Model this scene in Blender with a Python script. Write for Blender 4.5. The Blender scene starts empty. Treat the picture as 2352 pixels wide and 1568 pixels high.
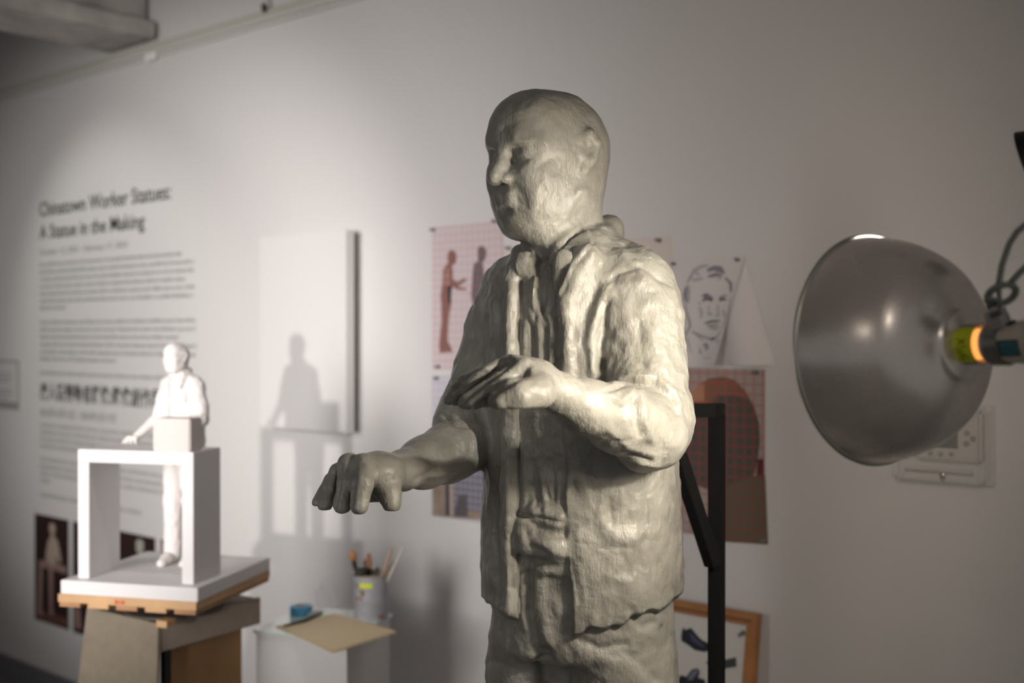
import bpy, bmesh, math, random
import numpy as np
from mathutils import Vector, Matrix
random.seed(7)
np.random.seed(7)
SC = bpy.context.scene
COL = SC.collection
# ------------------------------------------------------------------ camera
CAMZ = 1.60
YAW = math.radians(40.44)
PITCH = math.atan(16 / 2613.3)
FPX = 40.0 / 36.0 * 2352
cam_data = bpy.data.cameras.new('camera')
cam = bpy.data.objects.new('camera', cam_data)
COL.objects.link(cam)
cam.location = (0, 0, CAMZ)
cam.rotation_euler = (math.pi / 2 - PITCH, 0, YAW)
cam_data.lens = 40
cam_data.sensor_width = 36
cam_data.clip_start = 0.05
cam_data.dof.use_dof = True
cam_data.dof.focus_distance = 1.72
cam_data.dof.aperture_fstop = 2.6
SC.camera = cam
# ------------------------------------------------------------------ view
SC.view_settings.view_transform = 'Standard'
SC.view_settings.look = 'None'
SC.view_settings.gamma = 1
SC.view_settings.use_curve_mapping = False
SC.view_settings.exposure = 0.0
# ------------------------------------------------------------------ world and lights
world = bpy.data.worlds.new('world')
SC.world = world
world.use_nodes = True
world.node_tree.nodes['Background'].inputs[0].default_value = (1.0, 0.96, 0.97, 1)
world.node_tree.nodes['Background'].inputs[1].default_value = 0.155


def L2W(X, Y, Z=0.0):
    """level camera frame (right, forward, up from the lens) to world"""
    c, s = math.cos(YAW), math.sin(YAW)
    return Vector((X * c - Y * s, X * s + Y * c, CAMZ + Z))


def light(kind, name, loc, energy, color, target=None, **kw):
    d = bpy.data.lights.new(name, kind)
    d.energy = energy
    d.color = color
    for k, v in kw.items():
        setattr(d, k, v)
    o = bpy.data.objects.new(name, d)
    COL.objects.link(o)
    o.location = loc
    if target is not None:
        o.rotation_euler = (Vector(target) - Vector(loc)).to_track_quat('-Z', 'Y').to_euler()
    return o


# second clamp light of the studio, left of and behind the camera, aimed at the text wall
light('SPOT', 'wall_spot', L2W(-1.45, -0.85, -0.12), 420, (1.0, 0.96, 0.92), L2W(-1.35, 4.4, 0.0),
      spot_size=math.radians(32), spot_blend=0.7, shadow_soft_size=0.05)
# track light of the gallery, high and close to the wall, washing the text
light('SPOT', 'overhead_spot', L2W(-2.73, 3.90, 1.10), 24, (0.98, 0.98, 0.93), L2W(-1.66, 4.70, 0.02),
      spot_size=math.radians(66), spot_blend=0.7, shadow_soft_size=0.04)
# added spot giving the small figure and base board more top light
light('SPOT', 'overhead_spot', L2W(-0.55, 1.9, 1.75), 38, (1.0, 0.96, 0.92), L2W(-0.80, 2.90, -0.62),
      spot_size=math.radians(34), spot_blend=0.8, shadow_soft_size=0.05)
# broad soft fill added for the left part of the wall, not a real fixture
light('AREA', 'wall_fill', L2W(-2.4, 0.0, 0.3), 12, (1.0, 0.96, 0.94), L2W(-0.75, 3.7, -0.1), shape='SQUARE', size=1.3, spread=math.radians(48))
# ceiling fixtures of the gallery behind the camera
light('POINT', 'ceiling_lamp', L2W(0.9, -1.6, 1.5), 9, (1.0, 0.90, 0.80), None, shadow_soft_size=0.05)
light('POINT', 'ceiling_lamp', L2W(-1.8, -2.6, 1.5), 9, (1.0, 0.90, 0.80), None, shadow_soft_size=0.05)

# ------------------------------------------------------------------ pixel geometry helpers
_mw = Matrix.Translation(cam.location) @ Matrix.Rotation(YAW, 4, 'Z') @ Matrix.Rotation(math.pi / 2 - PITCH, 4, 'X')
CAMV = Vector(cam.location)


def ray(px, py):
    v = Vector(((px - 1176) / FPX, (784 - py) / FPX, -1.0))
    return (_mw.to_3x3() @ v)


WALL_Y = 2.5


def on_wall(px, py, off=0.0):
    d = ray(px, py)
    t = (WALL_Y - off) / d.y
    return CAMV + d * t


def on_z(px, py, z):
    d = ray(px, py)
    t = (z - CAMZ) / d.z
    return CAMV + d * t


def at(px, py, dep):
    return CAMV + ray(px, py) * dep


# ------------------------------------------------------------------ materials
def mat(name, color, rough=0.6, metal=0.0, spec=0.5, noise=0.0, nscale=30.0, bump=0.0, bscale=80.0, alpha=None,
        trans=0.0, emis=None, estr=0.0, coat=0.0, ior=None):
    m = bpy.data.materials.new(name)
    m.use_nodes = True
    nt = m.node_tree
    b = nt.nodes['Principled BSDF']
    b.inputs['Base Color'].default_value = (*color, 1)
    b.inputs['Roughness'].default_value = rough
    b.inputs['Metallic'].default_value = metal
    b.inputs['Specular IOR Level'].default_value = spec
    b.inputs['Transmission Weight'].default_value = trans
    b.inputs['Coat Weight'].default_value = coat
    if ior:
        b.inputs['IOR'].default_value = ior
    if alpha is not None:
        b.inputs['Alpha'].default_value = alpha
    if emis:
        b.inputs['Emission Color'].default_value = (*emis, 1)
        b.inputs['Emission Strength'].default_value = estr
    tc = nt.nodes.new('ShaderNodeTexCoord')
    if noise > 0:
        n = nt.nodes.new('ShaderNodeTexNoise')
        n.inputs['Scale'].default_value = nscale
        n.inputs['Detail'].default_value = 5
        nt.links.new(tc.outputs['Object'], n.inputs['Vector'])
        r = nt.nodes.new('ShaderNodeValToRGB')
        r.color_ramp.elements[0].position = 0.3
        r.color_ramp.elements[1].position = 0.7
        r.color_ramp.elements[0].color = (*[max(0, c * (1 - noise)) for c in color], 1)
        r.color_ramp.elements[1].color = (*[min(1, c * (1 + noise)) for c in color], 1)
        nt.links.new(n.outputs['Fac'], r.inputs['Fac'])
        nt.links.new(r.outputs['Color'], b.inputs['Base Color'])
    if bump > 0:
        n = nt.nodes.new('ShaderNodeTexNoise')
        n.inputs['Scale'].default_value = bscale
        n.inputs['Detail'].default_value = 6
        nt.links.new(tc.outputs['Object'], n.inputs['Vector'])
        bp = nt.nodes.new('ShaderNodeBump')
        bp.inputs['Strength'].default_value = bump
        bp.inputs['Distance'].default_value = 0.004
        nt.links.new(n.outputs['Fac'], bp.inputs['Height'])
        nt.links.new(bp.outputs['Normal'], b.inputs['Normal'])
    return m


def link(nt, a, b):
    nt.links.new(a, b)


# ------------------------------------------------------------------ object helpers
def tag(o, label=None, cat=None, group=None, kind=None):
    if label:
        o['label'] = label
    if cat:
        o['category'] = cat
    if group:
        o['group'] = group
    if kind:
        o['kind'] = kind
    return o


def empty(name, loc, label=None, cat=None, group=None, rotz=0.0):
    o = bpy.data.objects.new(name, None)
    o.empty_display_size = 0.05
    COL.objects.link(o)
    o.location = loc
    o.rotation_euler = (0, 0, rotz)
    bpy.context.view_layer.update()
    return tag(o, label, cat, group)


def world_matrix(o):
    m = o.matrix_basis.copy()
    p = o
    while p.parent is not None:
        m = p.parent.matrix_basis @ m
        p = p.parent
    return m


def add_obj(name, me, parent=None, m=None, world_coords=False, origin=None):
    """link a mesh; vertices given in the parent's local frame, or world when world_coords"""
    o = bpy.data.objects.new(name, me)
    COL.objects.link(o)
    if m is not None:
        me.materials.append(m)
    if parent is not None:
        o.parent = parent
        if world_coords:
            me.transform(world_matrix(parent).inverted())
    elif origin is not None and world_coords:
        me.transform(Matrix.Translation(-Vector(origin)))
        o.location = origin
    return o


class MB:
    """collects shapes in one bmesh"""

    def __init__(self):
        self.bm = bmesh.new()

    def box(self, c, s, rz=0.0, R=None, bevel=0.0):
        r = bmesh.ops.create_cube(self.bm, size=1.0)
        vs = r['verts']
        M = Matrix.Translation(Vector(c)) @ (R.to_4x4() if R is not None else Matrix.Rotation(rz, 4, 'Z')) @ Matrix.Diagonal((*s, 1))
        bmesh.ops.transform(self.bm, matrix=M, verts=vs)
        if bevel > 0:
            es = list({e for v in vs for e in v.link_edges})
            bmesh.ops.bevel(self.bm, geom=es, offset=bevel, segments=2, affect='EDGES')
        return self

    def frame_box(self, o, ax, ay, az):
        """box from corner o with three edge vectors"""
        o, ax, ay, az = map(Vector, (o, ax, ay, az))
        v = [self.bm.verts.new(p) for p in (o, o + ax, o + ax + ay, o + ay, o + az, o + ax + az, o + ax + ay + az, o + ay + az)]
        fs = [(0, 3, 2, 1), (4, 5, 6, 7), (0, 1, 5, 4), (1, 2, 6, 5), (2, 3, 7, 6), (3, 0, 4, 7)]
        fl = [self.bm.faces.new([v[i] for i in f]) for f in fs]
        bmesh.ops.recalc_face_normals(self.bm, faces=fl)
        return self

    def tube(self, pts, rad, seg=14, cap=True):
        pts = [Vector(p) for p in pts]
        n = len(pts)
        rads = rad if isinstance(rad, (list, tuple)) else [rad] * n
        T = []
        for i in range(n):
            a = pts[max(0, i - 1)]
            b = pts[min(n - 1, i + 1)]
            t = (b - a)
            T.append(t.normalized() if t.length > 1e-9 else Vector((0, 0, 1)))
        up = Vector((0, 0, 1)) if abs(T[0].z) < 0.9 else Vector((1, 0, 0))
        N = T[0].cross(up).normalized()
        rings = []
        for i in range(n):
            N = (N - T[i] * N.dot(T[i]))
            N = N.normalized() if N.length > 1e-6 else T[i].orthogonal().normalized()
            B = T[i].cross(N)
            rings.append([self.bm.verts.new(pts[i] + (N * math.cos(2 * math.pi * k / seg) + B * math.sin(2 * math.pi * k / seg)) * rads[i]) for k in range(seg)])
        fl = []
        for i in range(n - 1):
            for k in range(seg):
                fl.append(self.bm.faces.new((rings[i][k], rings[i][(k + 1) % seg], rings[i + 1][(k + 1) % seg], rings[i + 1][k])))
        if cap:
            fl.append(self.bm.faces.new(rings[0]))
            fl.append(self.bm.faces.new(rings[-1]))
        bmesh.ops.recalc_face_normals(self.bm, faces=fl)
        return self

    def lathe(self, prof, M=Matrix.Identity(4), seg=64, close=False):
        """profile (r, h) turned about local z"""
        rings = []
        for r, h in prof:
            if r < 1e-6:
                rings.append([self.bm.verts.new(M @ Vector((0, 0, h)))])
            else:
                rings.append([self.bm.verts.new(M @ Vector((r * math.cos(2 * math.pi * k / seg), r * math.sin(2 * math.pi * k / seg), h))) for k in range(seg)])
        if close:
            rings.append(rings[0])
        fl = []
        for a, b in zip(rings[:-1], rings[1:]):
            for k in range(seg):
                k2 = (k + 1) % seg
                if len(a) == 1 and len(b) == 1:
                    continue
                if len(a) == 1:
                    fl.append(self.bm.faces.new((a[0], b[k2], b[k])))
                elif len(b) == 1:
                    fl.append(self.bm.faces.new((a[k], a[k2], b[0])))
                else:
                    fl.append(self.bm.faces.new((a[k], a[k2], b[k2], b[k])))
        bmesh.ops.recalc_face_normals(self.bm, faces=fl)
        return self

    def poly(self, pts, thick=0.0, n=None):
        pts = [Vector(p) for p in pts]
        v = [self.bm.verts.new(p) for p in pts]
        f = self.bm.faces.new(v)
        if thick:
            nn = Vector(n) if n is not None else f.normal
            if n is None:
                self.bm.normal_update()
                nn = f.normal
            w = [self.bm.verts.new(p + nn * thick) for p in pts]
            fl = [f, self.bm.faces.new(list(reversed(w)))]
            for i in range(len(v)):
                j = (i + 1) % len(v)
                fl.append(self.bm.faces.new((v[i], v[j], w[j], w[i])))
            bmesh.ops.recalc_face_normals(self.bm, faces=fl)
        return self

    def build(self, name, m=None, parent=None, smooth=False, origin=None, world_coords=True, bevel=0.0, angle=40):
        if bevel > 0:
            bmesh.ops.bevel(self.bm, geom=[e for e in self.bm.edges if len(e.link_faces) == 2 and e.calc_face_angle(0) > 0.5],
                            offset=bevel, segments=2, affect='EDGES', clamp_overlap=True)
        me = bpy.data.meshes.new(name)
        self.bm.to_mesh(me)
        self.bm.free()
        if smooth:
            me.polygons.foreach_set('use_smooth', [True] * len(me.polygons))
            try:
                me.set_sharp_from_angle(angle=math.radians(angle))
            except Exception:
                pass
        if parent is None and origin is None and world_coords and len(me.vertices):
            co = np.array([v.co[:] for v in me.vertices])
            origin = ((co[:, 0].min() + co[:, 0].max()) / 2, (co[:, 1].min() + co[:, 1].max()) / 2, co[:, 2].min())
        return add_obj(name, me, parent, m, world_coords, origin)
# ------------------------------------------------------------------ clay figure modelling (signed distance field + surface nets)
# frame of the figure: X right, Y forward, Z up from the lens (level camera axes)
def Q(px, py, Y):
    return np.array([(px - 1176) / FPX * Y, Y, (768 - py) / FPX * Y])


def px_of(P):
    return 1176 + FPX * P[:, 0] / P[:, 1], 768 - FPX * P[:, 2] / P[:, 1]


def smin(a, b, k):
    if k <= 0:
        return np.minimum(a, b)
    h = np.maximum(k - np.abs(a - b), 0) / k
    return np.minimum(a, b) - h * h * k * 0.25


def smax(a, b, k):
    return -smin(-a, -b, k)


def sd_cone(P, a, b, ra, rb):
    ab = b - a
    L2 = float(ab @ ab) + 1e-12
    t = np.clip(((P - a) @ ab) / L2, 0, 1)
    d = np.linalg.norm(P - a - t[:, None] * ab, axis=1)
    return d - (ra + (rb - ra) * t)


def sd_ell(P, c, r, R=None):
    p = P - c
    if R is not None:
        p = p @ R.T
    r = np.asarray(r)
    k0 = np.linalg.norm(p / r, axis=1)
    k1 = np.linalg.norm(p / (r * r), axis=1) + 1e-9
    return k0 * (k0 - 1) / k1


def basis(yaw_deg, tilt_deg=0.0, roll_deg=0.0):
    """rows: forward, left, up of a body turned to the picture's left"""
    a, t, r = map(math.radians, (yaw_deg, tilt_deg, roll_deg))
    F = np.array([-math.sin(a), -math.cos(a), 0.0])
    Lf = np.array([math.cos(a), -math.sin(a), 0.0])
    U = np.array([0, 0, 1.0])
    F2 = F * math.cos(t) - U * math.sin(t)
    U2 = U * math.cos(t) + F * math.sin(t)
    L3 = Lf * math.cos(r) + U2 * math.sin(r)
    U3 = U2 * math.cos(r) - Lf * math.sin(r)
    return np.array([F2, L3, U3])


FAR = 0.5


class Fig:
    """list of primitives per label"""

    def __init__(self):
        self.parts = {}

    def add(self, label, fn, c, rad, k=0.012, op='u'):
        self.parts.setdefault(label, []).append((fn, np.asarray(c, float), rad, k, op))

    def cone(self, label, a, b, ra, rb=None, k=0.012, op='u'):
        rb = ra if rb is None else rb
        a = np.asarray(a, float)
        b = np.asarray(b, float)
        self.add(label, lambda P: sd_cone(P, a, b, ra, rb), (a + b) / 2, np.linalg.norm(b - a) / 2 + max(ra, rb), k, op)

    def chain(self, label, pts, rads, k=0.012, op='u'):
        for i in range(len(pts) - 1):
            self.cone(label, pts[i], pts[i + 1], rads[i], rads[i + 1], k, op)

    def ell(self, label, c, r, R=None, k=0.012, op='u'):
        c = np.asarray(c, float)
        self.add(label, lambda P: sd_ell(P, c, r, R), c, max(r), k, op)

    def part(self, label, P, c=None, rad=0.0):
        d = np.full(len(P), FAR)
        for fn, pc, pr, k, op in self.parts[label]:
            if c is not None and pr is not None:
                if np.linalg.norm(c - pc) - pr - rad > k + 0.03:
                    continue
            v = fn(P)
            if op == 'u':
                d = smin(d, v, k)
            elif op == 's':
                d = smax(d, -v, k)
            elif op == 'i':
                d = smax(d, v, k)
        return d

    def __call__(self, P, c=None, rad=0.0, labels=False):
        ds = [self.part(l, P, c, rad) for l in self.parts]
        d = ds[0]
        for x in ds[1:]:
            d = smin(d, x, 0.005)
        if labels:
            return d, np.argmin(np.array(ds), axis=0)
        return d


def surface_nets(sdf, lo, hi, h, B=24):
    lo = np.asarray(lo, float)
    hi = np.asarray(hi, float)
    n = np.ceil((hi - lo) / (h * B)).astype(int)
    cs = np.stack(np.meshgrid(*[np.arange(k) for k in n], indexing='ij'), -1).reshape(-1, 3)
    cen = lo + (cs + 0.5) * B * h
    half = B * h * 0.5 * 1.7321
    dc = sdf(cen)
    keep = cs[np.abs(dc) < half * 1.25 + 0.025]
    S = np.array([4096 * 4096, 4096, 1], dtype=np.int64)
    keys, verts, quads = [], [], []
    ar = np.arange(-1, B + 1)
    g = np.stack(np.meshgrid(ar, ar, ar, indexing='ij'), -1)
    for b in keep:
        i0 = b * B
        idx = g + i0
        P = lo + idx.reshape(-1, 3) * h
        D = sdf(P, lo + (b + 0.5) * B * h, half).reshape(B + 2, B + 2, B + 2)
        s = D < 0
        if s.all() or not s.any():
            continue
        m = B + 1
        corners = [s[i:i + m, j:j + m, k:k + m] for i in (0, 1) for j in (0, 1) for k in (0, 1)]
        cnt = sum(c.astype(np.int8) for c in corners)
        act = (cnt > 0) & (cnt < 8)
        ai = np.argwhere(act)
        if len(ai) == 0:
            continue
        acc = np.zeros((len(ai), 3))
        num = np.zeros(len(ai))
        for ax in range(3):
            oth = [q for q in range(3) if q != ax]
            for u in (0, 1):
                for v in (0, 1):
                    o0 = np.zeros(3, int)
                    o0[oth[0]] = u
                    o0[oth[1]] = v
                    o1 = o0.copy()
                    o1[ax] = 1
                    A = D[tuple((ai + o0).T)]
                    C = D[tuple((ai + o1).T)]
                    cr = (A < 0) != (C < 0)
                    t = np.where(cr, A / np.where(np.abs(A - C) < 1e-12, 1, A - C), 0)
                    p = np.repeat(o0[None].astype(float), len(ai), 0)
                    p[:, ax] = t
                    acc += p * cr[:, None]
                    num += cr
        vp = lo + (ai + (i0 - 1) + acc / num[:, None]) * h
        keys.append((((ai + i0 - 1) + 1) * S).sum(1))
        verts.append(vp)
        for ax in range(3):
            sl0 = [slice(1, B + 1)] * 3
            sl1 = list(sl0)
            sl1[ax] = slice(2, B + 2)
            a = s[tuple(sl0)]
            c = s[tuple(sl1)]
            e = np.argwhere(a != c)
            if len(e) == 0:
                continue
            sign = a[tuple(e.T)]
            e = e + 1
            o1, o2 = [(1, 2), (2, 0), (0, 1)][ax]
            d1 = np.zeros(3, int)
            d1[o1] = 1
            d2 = np.zeros(3, int)
            d2[o2] = 1
            q = [e - d1 - d2, e - d2, e, e - d1]
            kk = np.stack([((x + i0 - 1 + 1) * S).sum(1) for x in q], 1)
            kk[~sign] = kk[~sign][:, ::-1]
            quads.append(kk)
    keys = np.concatenate(keys)
    verts = np.concatenate(verts)
    quads = np.concatenate(quads)
    uk, first = np.unique(keys, return_index=True)
    V = verts[first]
    F = np.searchsorted(uk, quads)
    return V, F


def vnormals(V, F):
    n = np.cross(V[F[:, 2]] - V[F[:, 0]], V[F[:, 3]] - V[F[:, 1]])
    N = np.zeros_like(V)
    for k in range(4):
        for a in range(3):
            N[:, a] += np.bincount(F[:, k], weights=n[:, a], minlength=len(V))
    return N / (np.linalg.norm(N, axis=1, keepdims=True) + 1e-12)


def vnoise(P, seed=0):
    """smooth value noise in -1..1"""
    rs = np.random.RandomState(seed)
    T = rs.rand(64, 64, 64).astype(np.float32) * 2 - 1
    i = np.floor(P).astype(int)
    f = P - i
    f = f * f * (3 - 2 * f)
    r = 0
    for dx in (0, 1):
        for dy in (0, 1):
            for dz in (0, 1):
                w = (f[:, 0] if dx else 1 - f[:, 0]) * (f[:, 1] if dy else 1 - f[:, 1]) * (f[:, 2] if dz else 1 - f[:, 2])
                r = r + w * T[(i[:, 0] + dx) & 63, (i[:, 1] + dy) & 63, (i[:, 2] + dz) & 63]
    return r


def pl_dist(x, y, pts):
    """distance in pixels to a polyline"""
    d = np.full(len(x), 1e9)
    for (ax, ay), (bx, by) in zip(pts[:-1], pts[1:]):
        vx, vy = bx - ax, by - ay
        t = np.clip(((x - ax) * vx + (y - ay) * vy) / (vx * vx + vy * vy + 1e-9), 0, 1)
        d = np.minimum(d, np.hypot(x - ax - t * vx, y - ay - t * vy))
    return d


def poly_sd(x, y, pts):
    """signed distance to polygon, negative inside"""
    P = list(pts) + [pts[0]]
    d = pl_dist(x, y, P)
    ins = np.zeros(len(x), bool)
    for (ax, ay), (bx, by) in zip(P[:-1], P[1:]):
        c = ((ay > y) != (by > y)) & (x < (bx - ax) * (y - ay) / ((by - ay) if by != ay else 1e-9) + ax)
        ins ^= c
    return np.where(ins, -d, d)


# ---- the loft of the trunk (silhouette rows: picture row, centre column, half width A (sideways), half depth B)
BODY_YAW = 29.0
RB = basis(BODY_YAW)
AXY = 1.89
ROWS = np.array([
    # py,   cx,   A,    B
    [535, 1318, .060, .060],
    [565, 1318, .085, .075],
    [600, 1320, .120, .088],
    [640, 1318, .145, .100],
    [700, 1320, .157, .112],
    [800, 1322, .158, .120],
    [900, 1326, .158, .123],
    [1000, 1328, .159, .124],
    [1100, 1330, .163, .126],
    [1200, 1331, .166, .128],
    [1300, 1333, .169, .130],
    [1400, 1334, .167, .128],
    [1480, 1334, .168, .126],
    [1700, 1334, .165, .120]])
RZ = (768 - ROWS[:, 0]) / FPX * AXY
RX = (ROWS[:, 1] - 1176) / FPX * AXY


def loft(P, grow=0.0, zlo=-9, zhi=9):
    z = P[:, 2]
    zz = -z
    cx = np.interp(zz, -RZ, RX)
    A = np.interp(zz, -RZ, ROWS[:, 2]) + grow
    B = np.interp(zz, -RZ, ROWS[:, 3]) + grow
    p = np.stack([P[:, 0] - cx, P[:, 1] - AXY], 1)
    f = p @ RB[0][:2]
    l = p @ RB[1][:2]
    k0 = np.sqrt((l / A) ** 2 + (f / B) ** 2)
    k1 = np.sqrt((l / A ** 2) ** 2 + (f / B ** 2) ** 2) + 1e-9
    d = k0 * (k0 - 1) / k1 * 0.9
    return d


def SQ(px, py, off=0.0, grow=.006):
    """point on the front of the trunk seen at this picture position, moved off metres toward the viewer"""
    Ys = np.arange(1.60, 2.0, .002)
    P = np.stack([(px - 1176) / FPX * Ys, Ys, (768 - py) / FPX * Ys], 1)
    i = np.argmax(loft(P, grow) < 0)
    if i == 0:
        return Q(px, py, 1.86)
    return Q(px, py, Ys[i] - off)


def zpx(py):
    return (768 - py) / FPX * AXY


# opening of the jacket, right and left borders by picture row
OP_R = np.array([[540, 1330], [575, 1322], [600, 1308], [640, 1300], [676, 1291], [708, 1288], [847, 1290], [940, 1295], [1040, 1300], [1148, 1299],
                 [1185, 1302], [1276, 1304], [1360, 1314], [1460, 1316]])
OP_L = np.array([[540, 1215], [575, 1196], [602, 1186], [696, 1186], [850, 1183], [1040, 1187], [1400, 1187], [1440, 1190]])


def opening(P):
    """positive distance-like value (m) inside the front opening"""
    x, y = px_of(P)
    r = np.interp(y, OP_R[:, 0], OP_R[:, 1])
    l = np.interp(y, OP_L[:, 0], OP_L[:, 1])
    m = np.minimum(r - x, x - l) / FPX * 1.8
    front = (AXY - 0.03) - P[:, 1]
    return np.minimum(m, front)


def hem(P):
    """>0 below the jacket hem (metres)"""
    x, y = px_of(P)
    hx = np.interp(x, [1100, 1112, 1165, 1186, 1300, 1320, 1400, 1480, 1555, 1580], [1365, 1378, 1424, 1420, 1440, 1458, 1440, 1410, 1372, 1360])
    back = P[:, 1] > AXY - 0.01
    hx = np.where(back, np.interp(x, [1100, 1200, 1500, 1580], [1372, 1400, 1392, 1366]), hx + 5 * np.sin(x / 17.0) + 3 * np.sin(x / 7.3 + 1))
    return (y - hx) / FPX * 1.85


def make_head(fig, lab, C, R, s=1.0):
    def H(f, l, u):
        return C + s * (f * R[0] + l * R[1] + u * R[2])
    e = lambda c, r, k=0.02, op='u': fig.ell(lab, H(*c), [q * s for q in r], R, k * s, op)
    n = lambda a, b, ra, rb=None, k=0.01, op='u': fig.cone(lab, H(*a), H(*b), ra * s, (ra if rb is None else rb) * s, k * s, op)
    e((-.006, 0, .016), (.102, .080, .088), .01)
    e((-.030, 0, -.005), (.078, .076, .085), .03)
    e((.030, 0, -.045), (.066, .066, .085), .03)
    e((.040, 0, .045), (.056, .062, .050), .03)
    e((.050, 0, -.100), (.040, .040, .032), .03)      # chin
    for q in (-1, 1):
        n((-.005, q * .058, -.075), (.050, q * .030, -.112), .020, .018, .03)   # jaw
        e((.060, q * .038, -.035), (.030, .026, .026), .02)                      # cheek bone
        e((.045, q * .042, -.070), (.030, .022, .030), .03)
    n((.079, -.030, .020), (.079, .030, .020), .0135, .0140, .02)                  # brow
    n((.080, .030, .021), (.060, .056, .014), .0125, .010, .02)
    n((.078, -.028, .020), (.058, -.050, .014), .0110, .008, .02)
    for q in (-1, 1):
        e((.098, q * .031, -.004), (.020, .019, .013), .012, 's')                # sockets
        e((.072, q * .032, -.003), (.019, .019, .014), .006)                    # lids
        n((.090, q * .016, .000), (.085, q * .017, -.012), .004, .004, .008, 's')
    n((.088, 0, .010), (.112, 0, -.034), .0085, .0125, .012)                     # nose
    for q in (-1, 1):
        e((.100, q * .014, -.040), (.012, .0085, .0085), .006)
        e((.108, q * .008, -.050), (.004, .004, .004), .003, 's')
    n((.094, -.016, -.064), (.094, .016, -.064), .0075, .0075, .010)             # upper lip
    n((.090, -.013, -.077), (.090, .013, -.077), .0080, .0080, .010)
    n((.1035, -.022, -.0702), (.1035, .022, -.0702), .0030, .0030, .003, 's')
    n((.104, 0, -.050), (.103, 0, -.058), .003, .003, .006, 's')
    e((.096, 0, -.090), (.008, .014, .005), .008, 's')
    for q in (-1, 1):
        # ear
        n((-.004, q * .077, .018), (-.018, q * .082, .024), .0070, .0070, .012)
        n((-.018, q * .084, .026), (-.030, q * .086, .012), .0075, .0075, .008)
        n((-.030, q * .086, .012), (-.024, q * .083, -.012), .0075, .0070, .008)
        n((-.024, q * .083, -.012), (-.008, q * .078, -.030), .0070, .0080, .008)
        e((-.014, q * .080, .002), (.014, .008, .026), .008)
        e((-.010, q * .090, .004), (.009, .007, .012), .006, 's')


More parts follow.
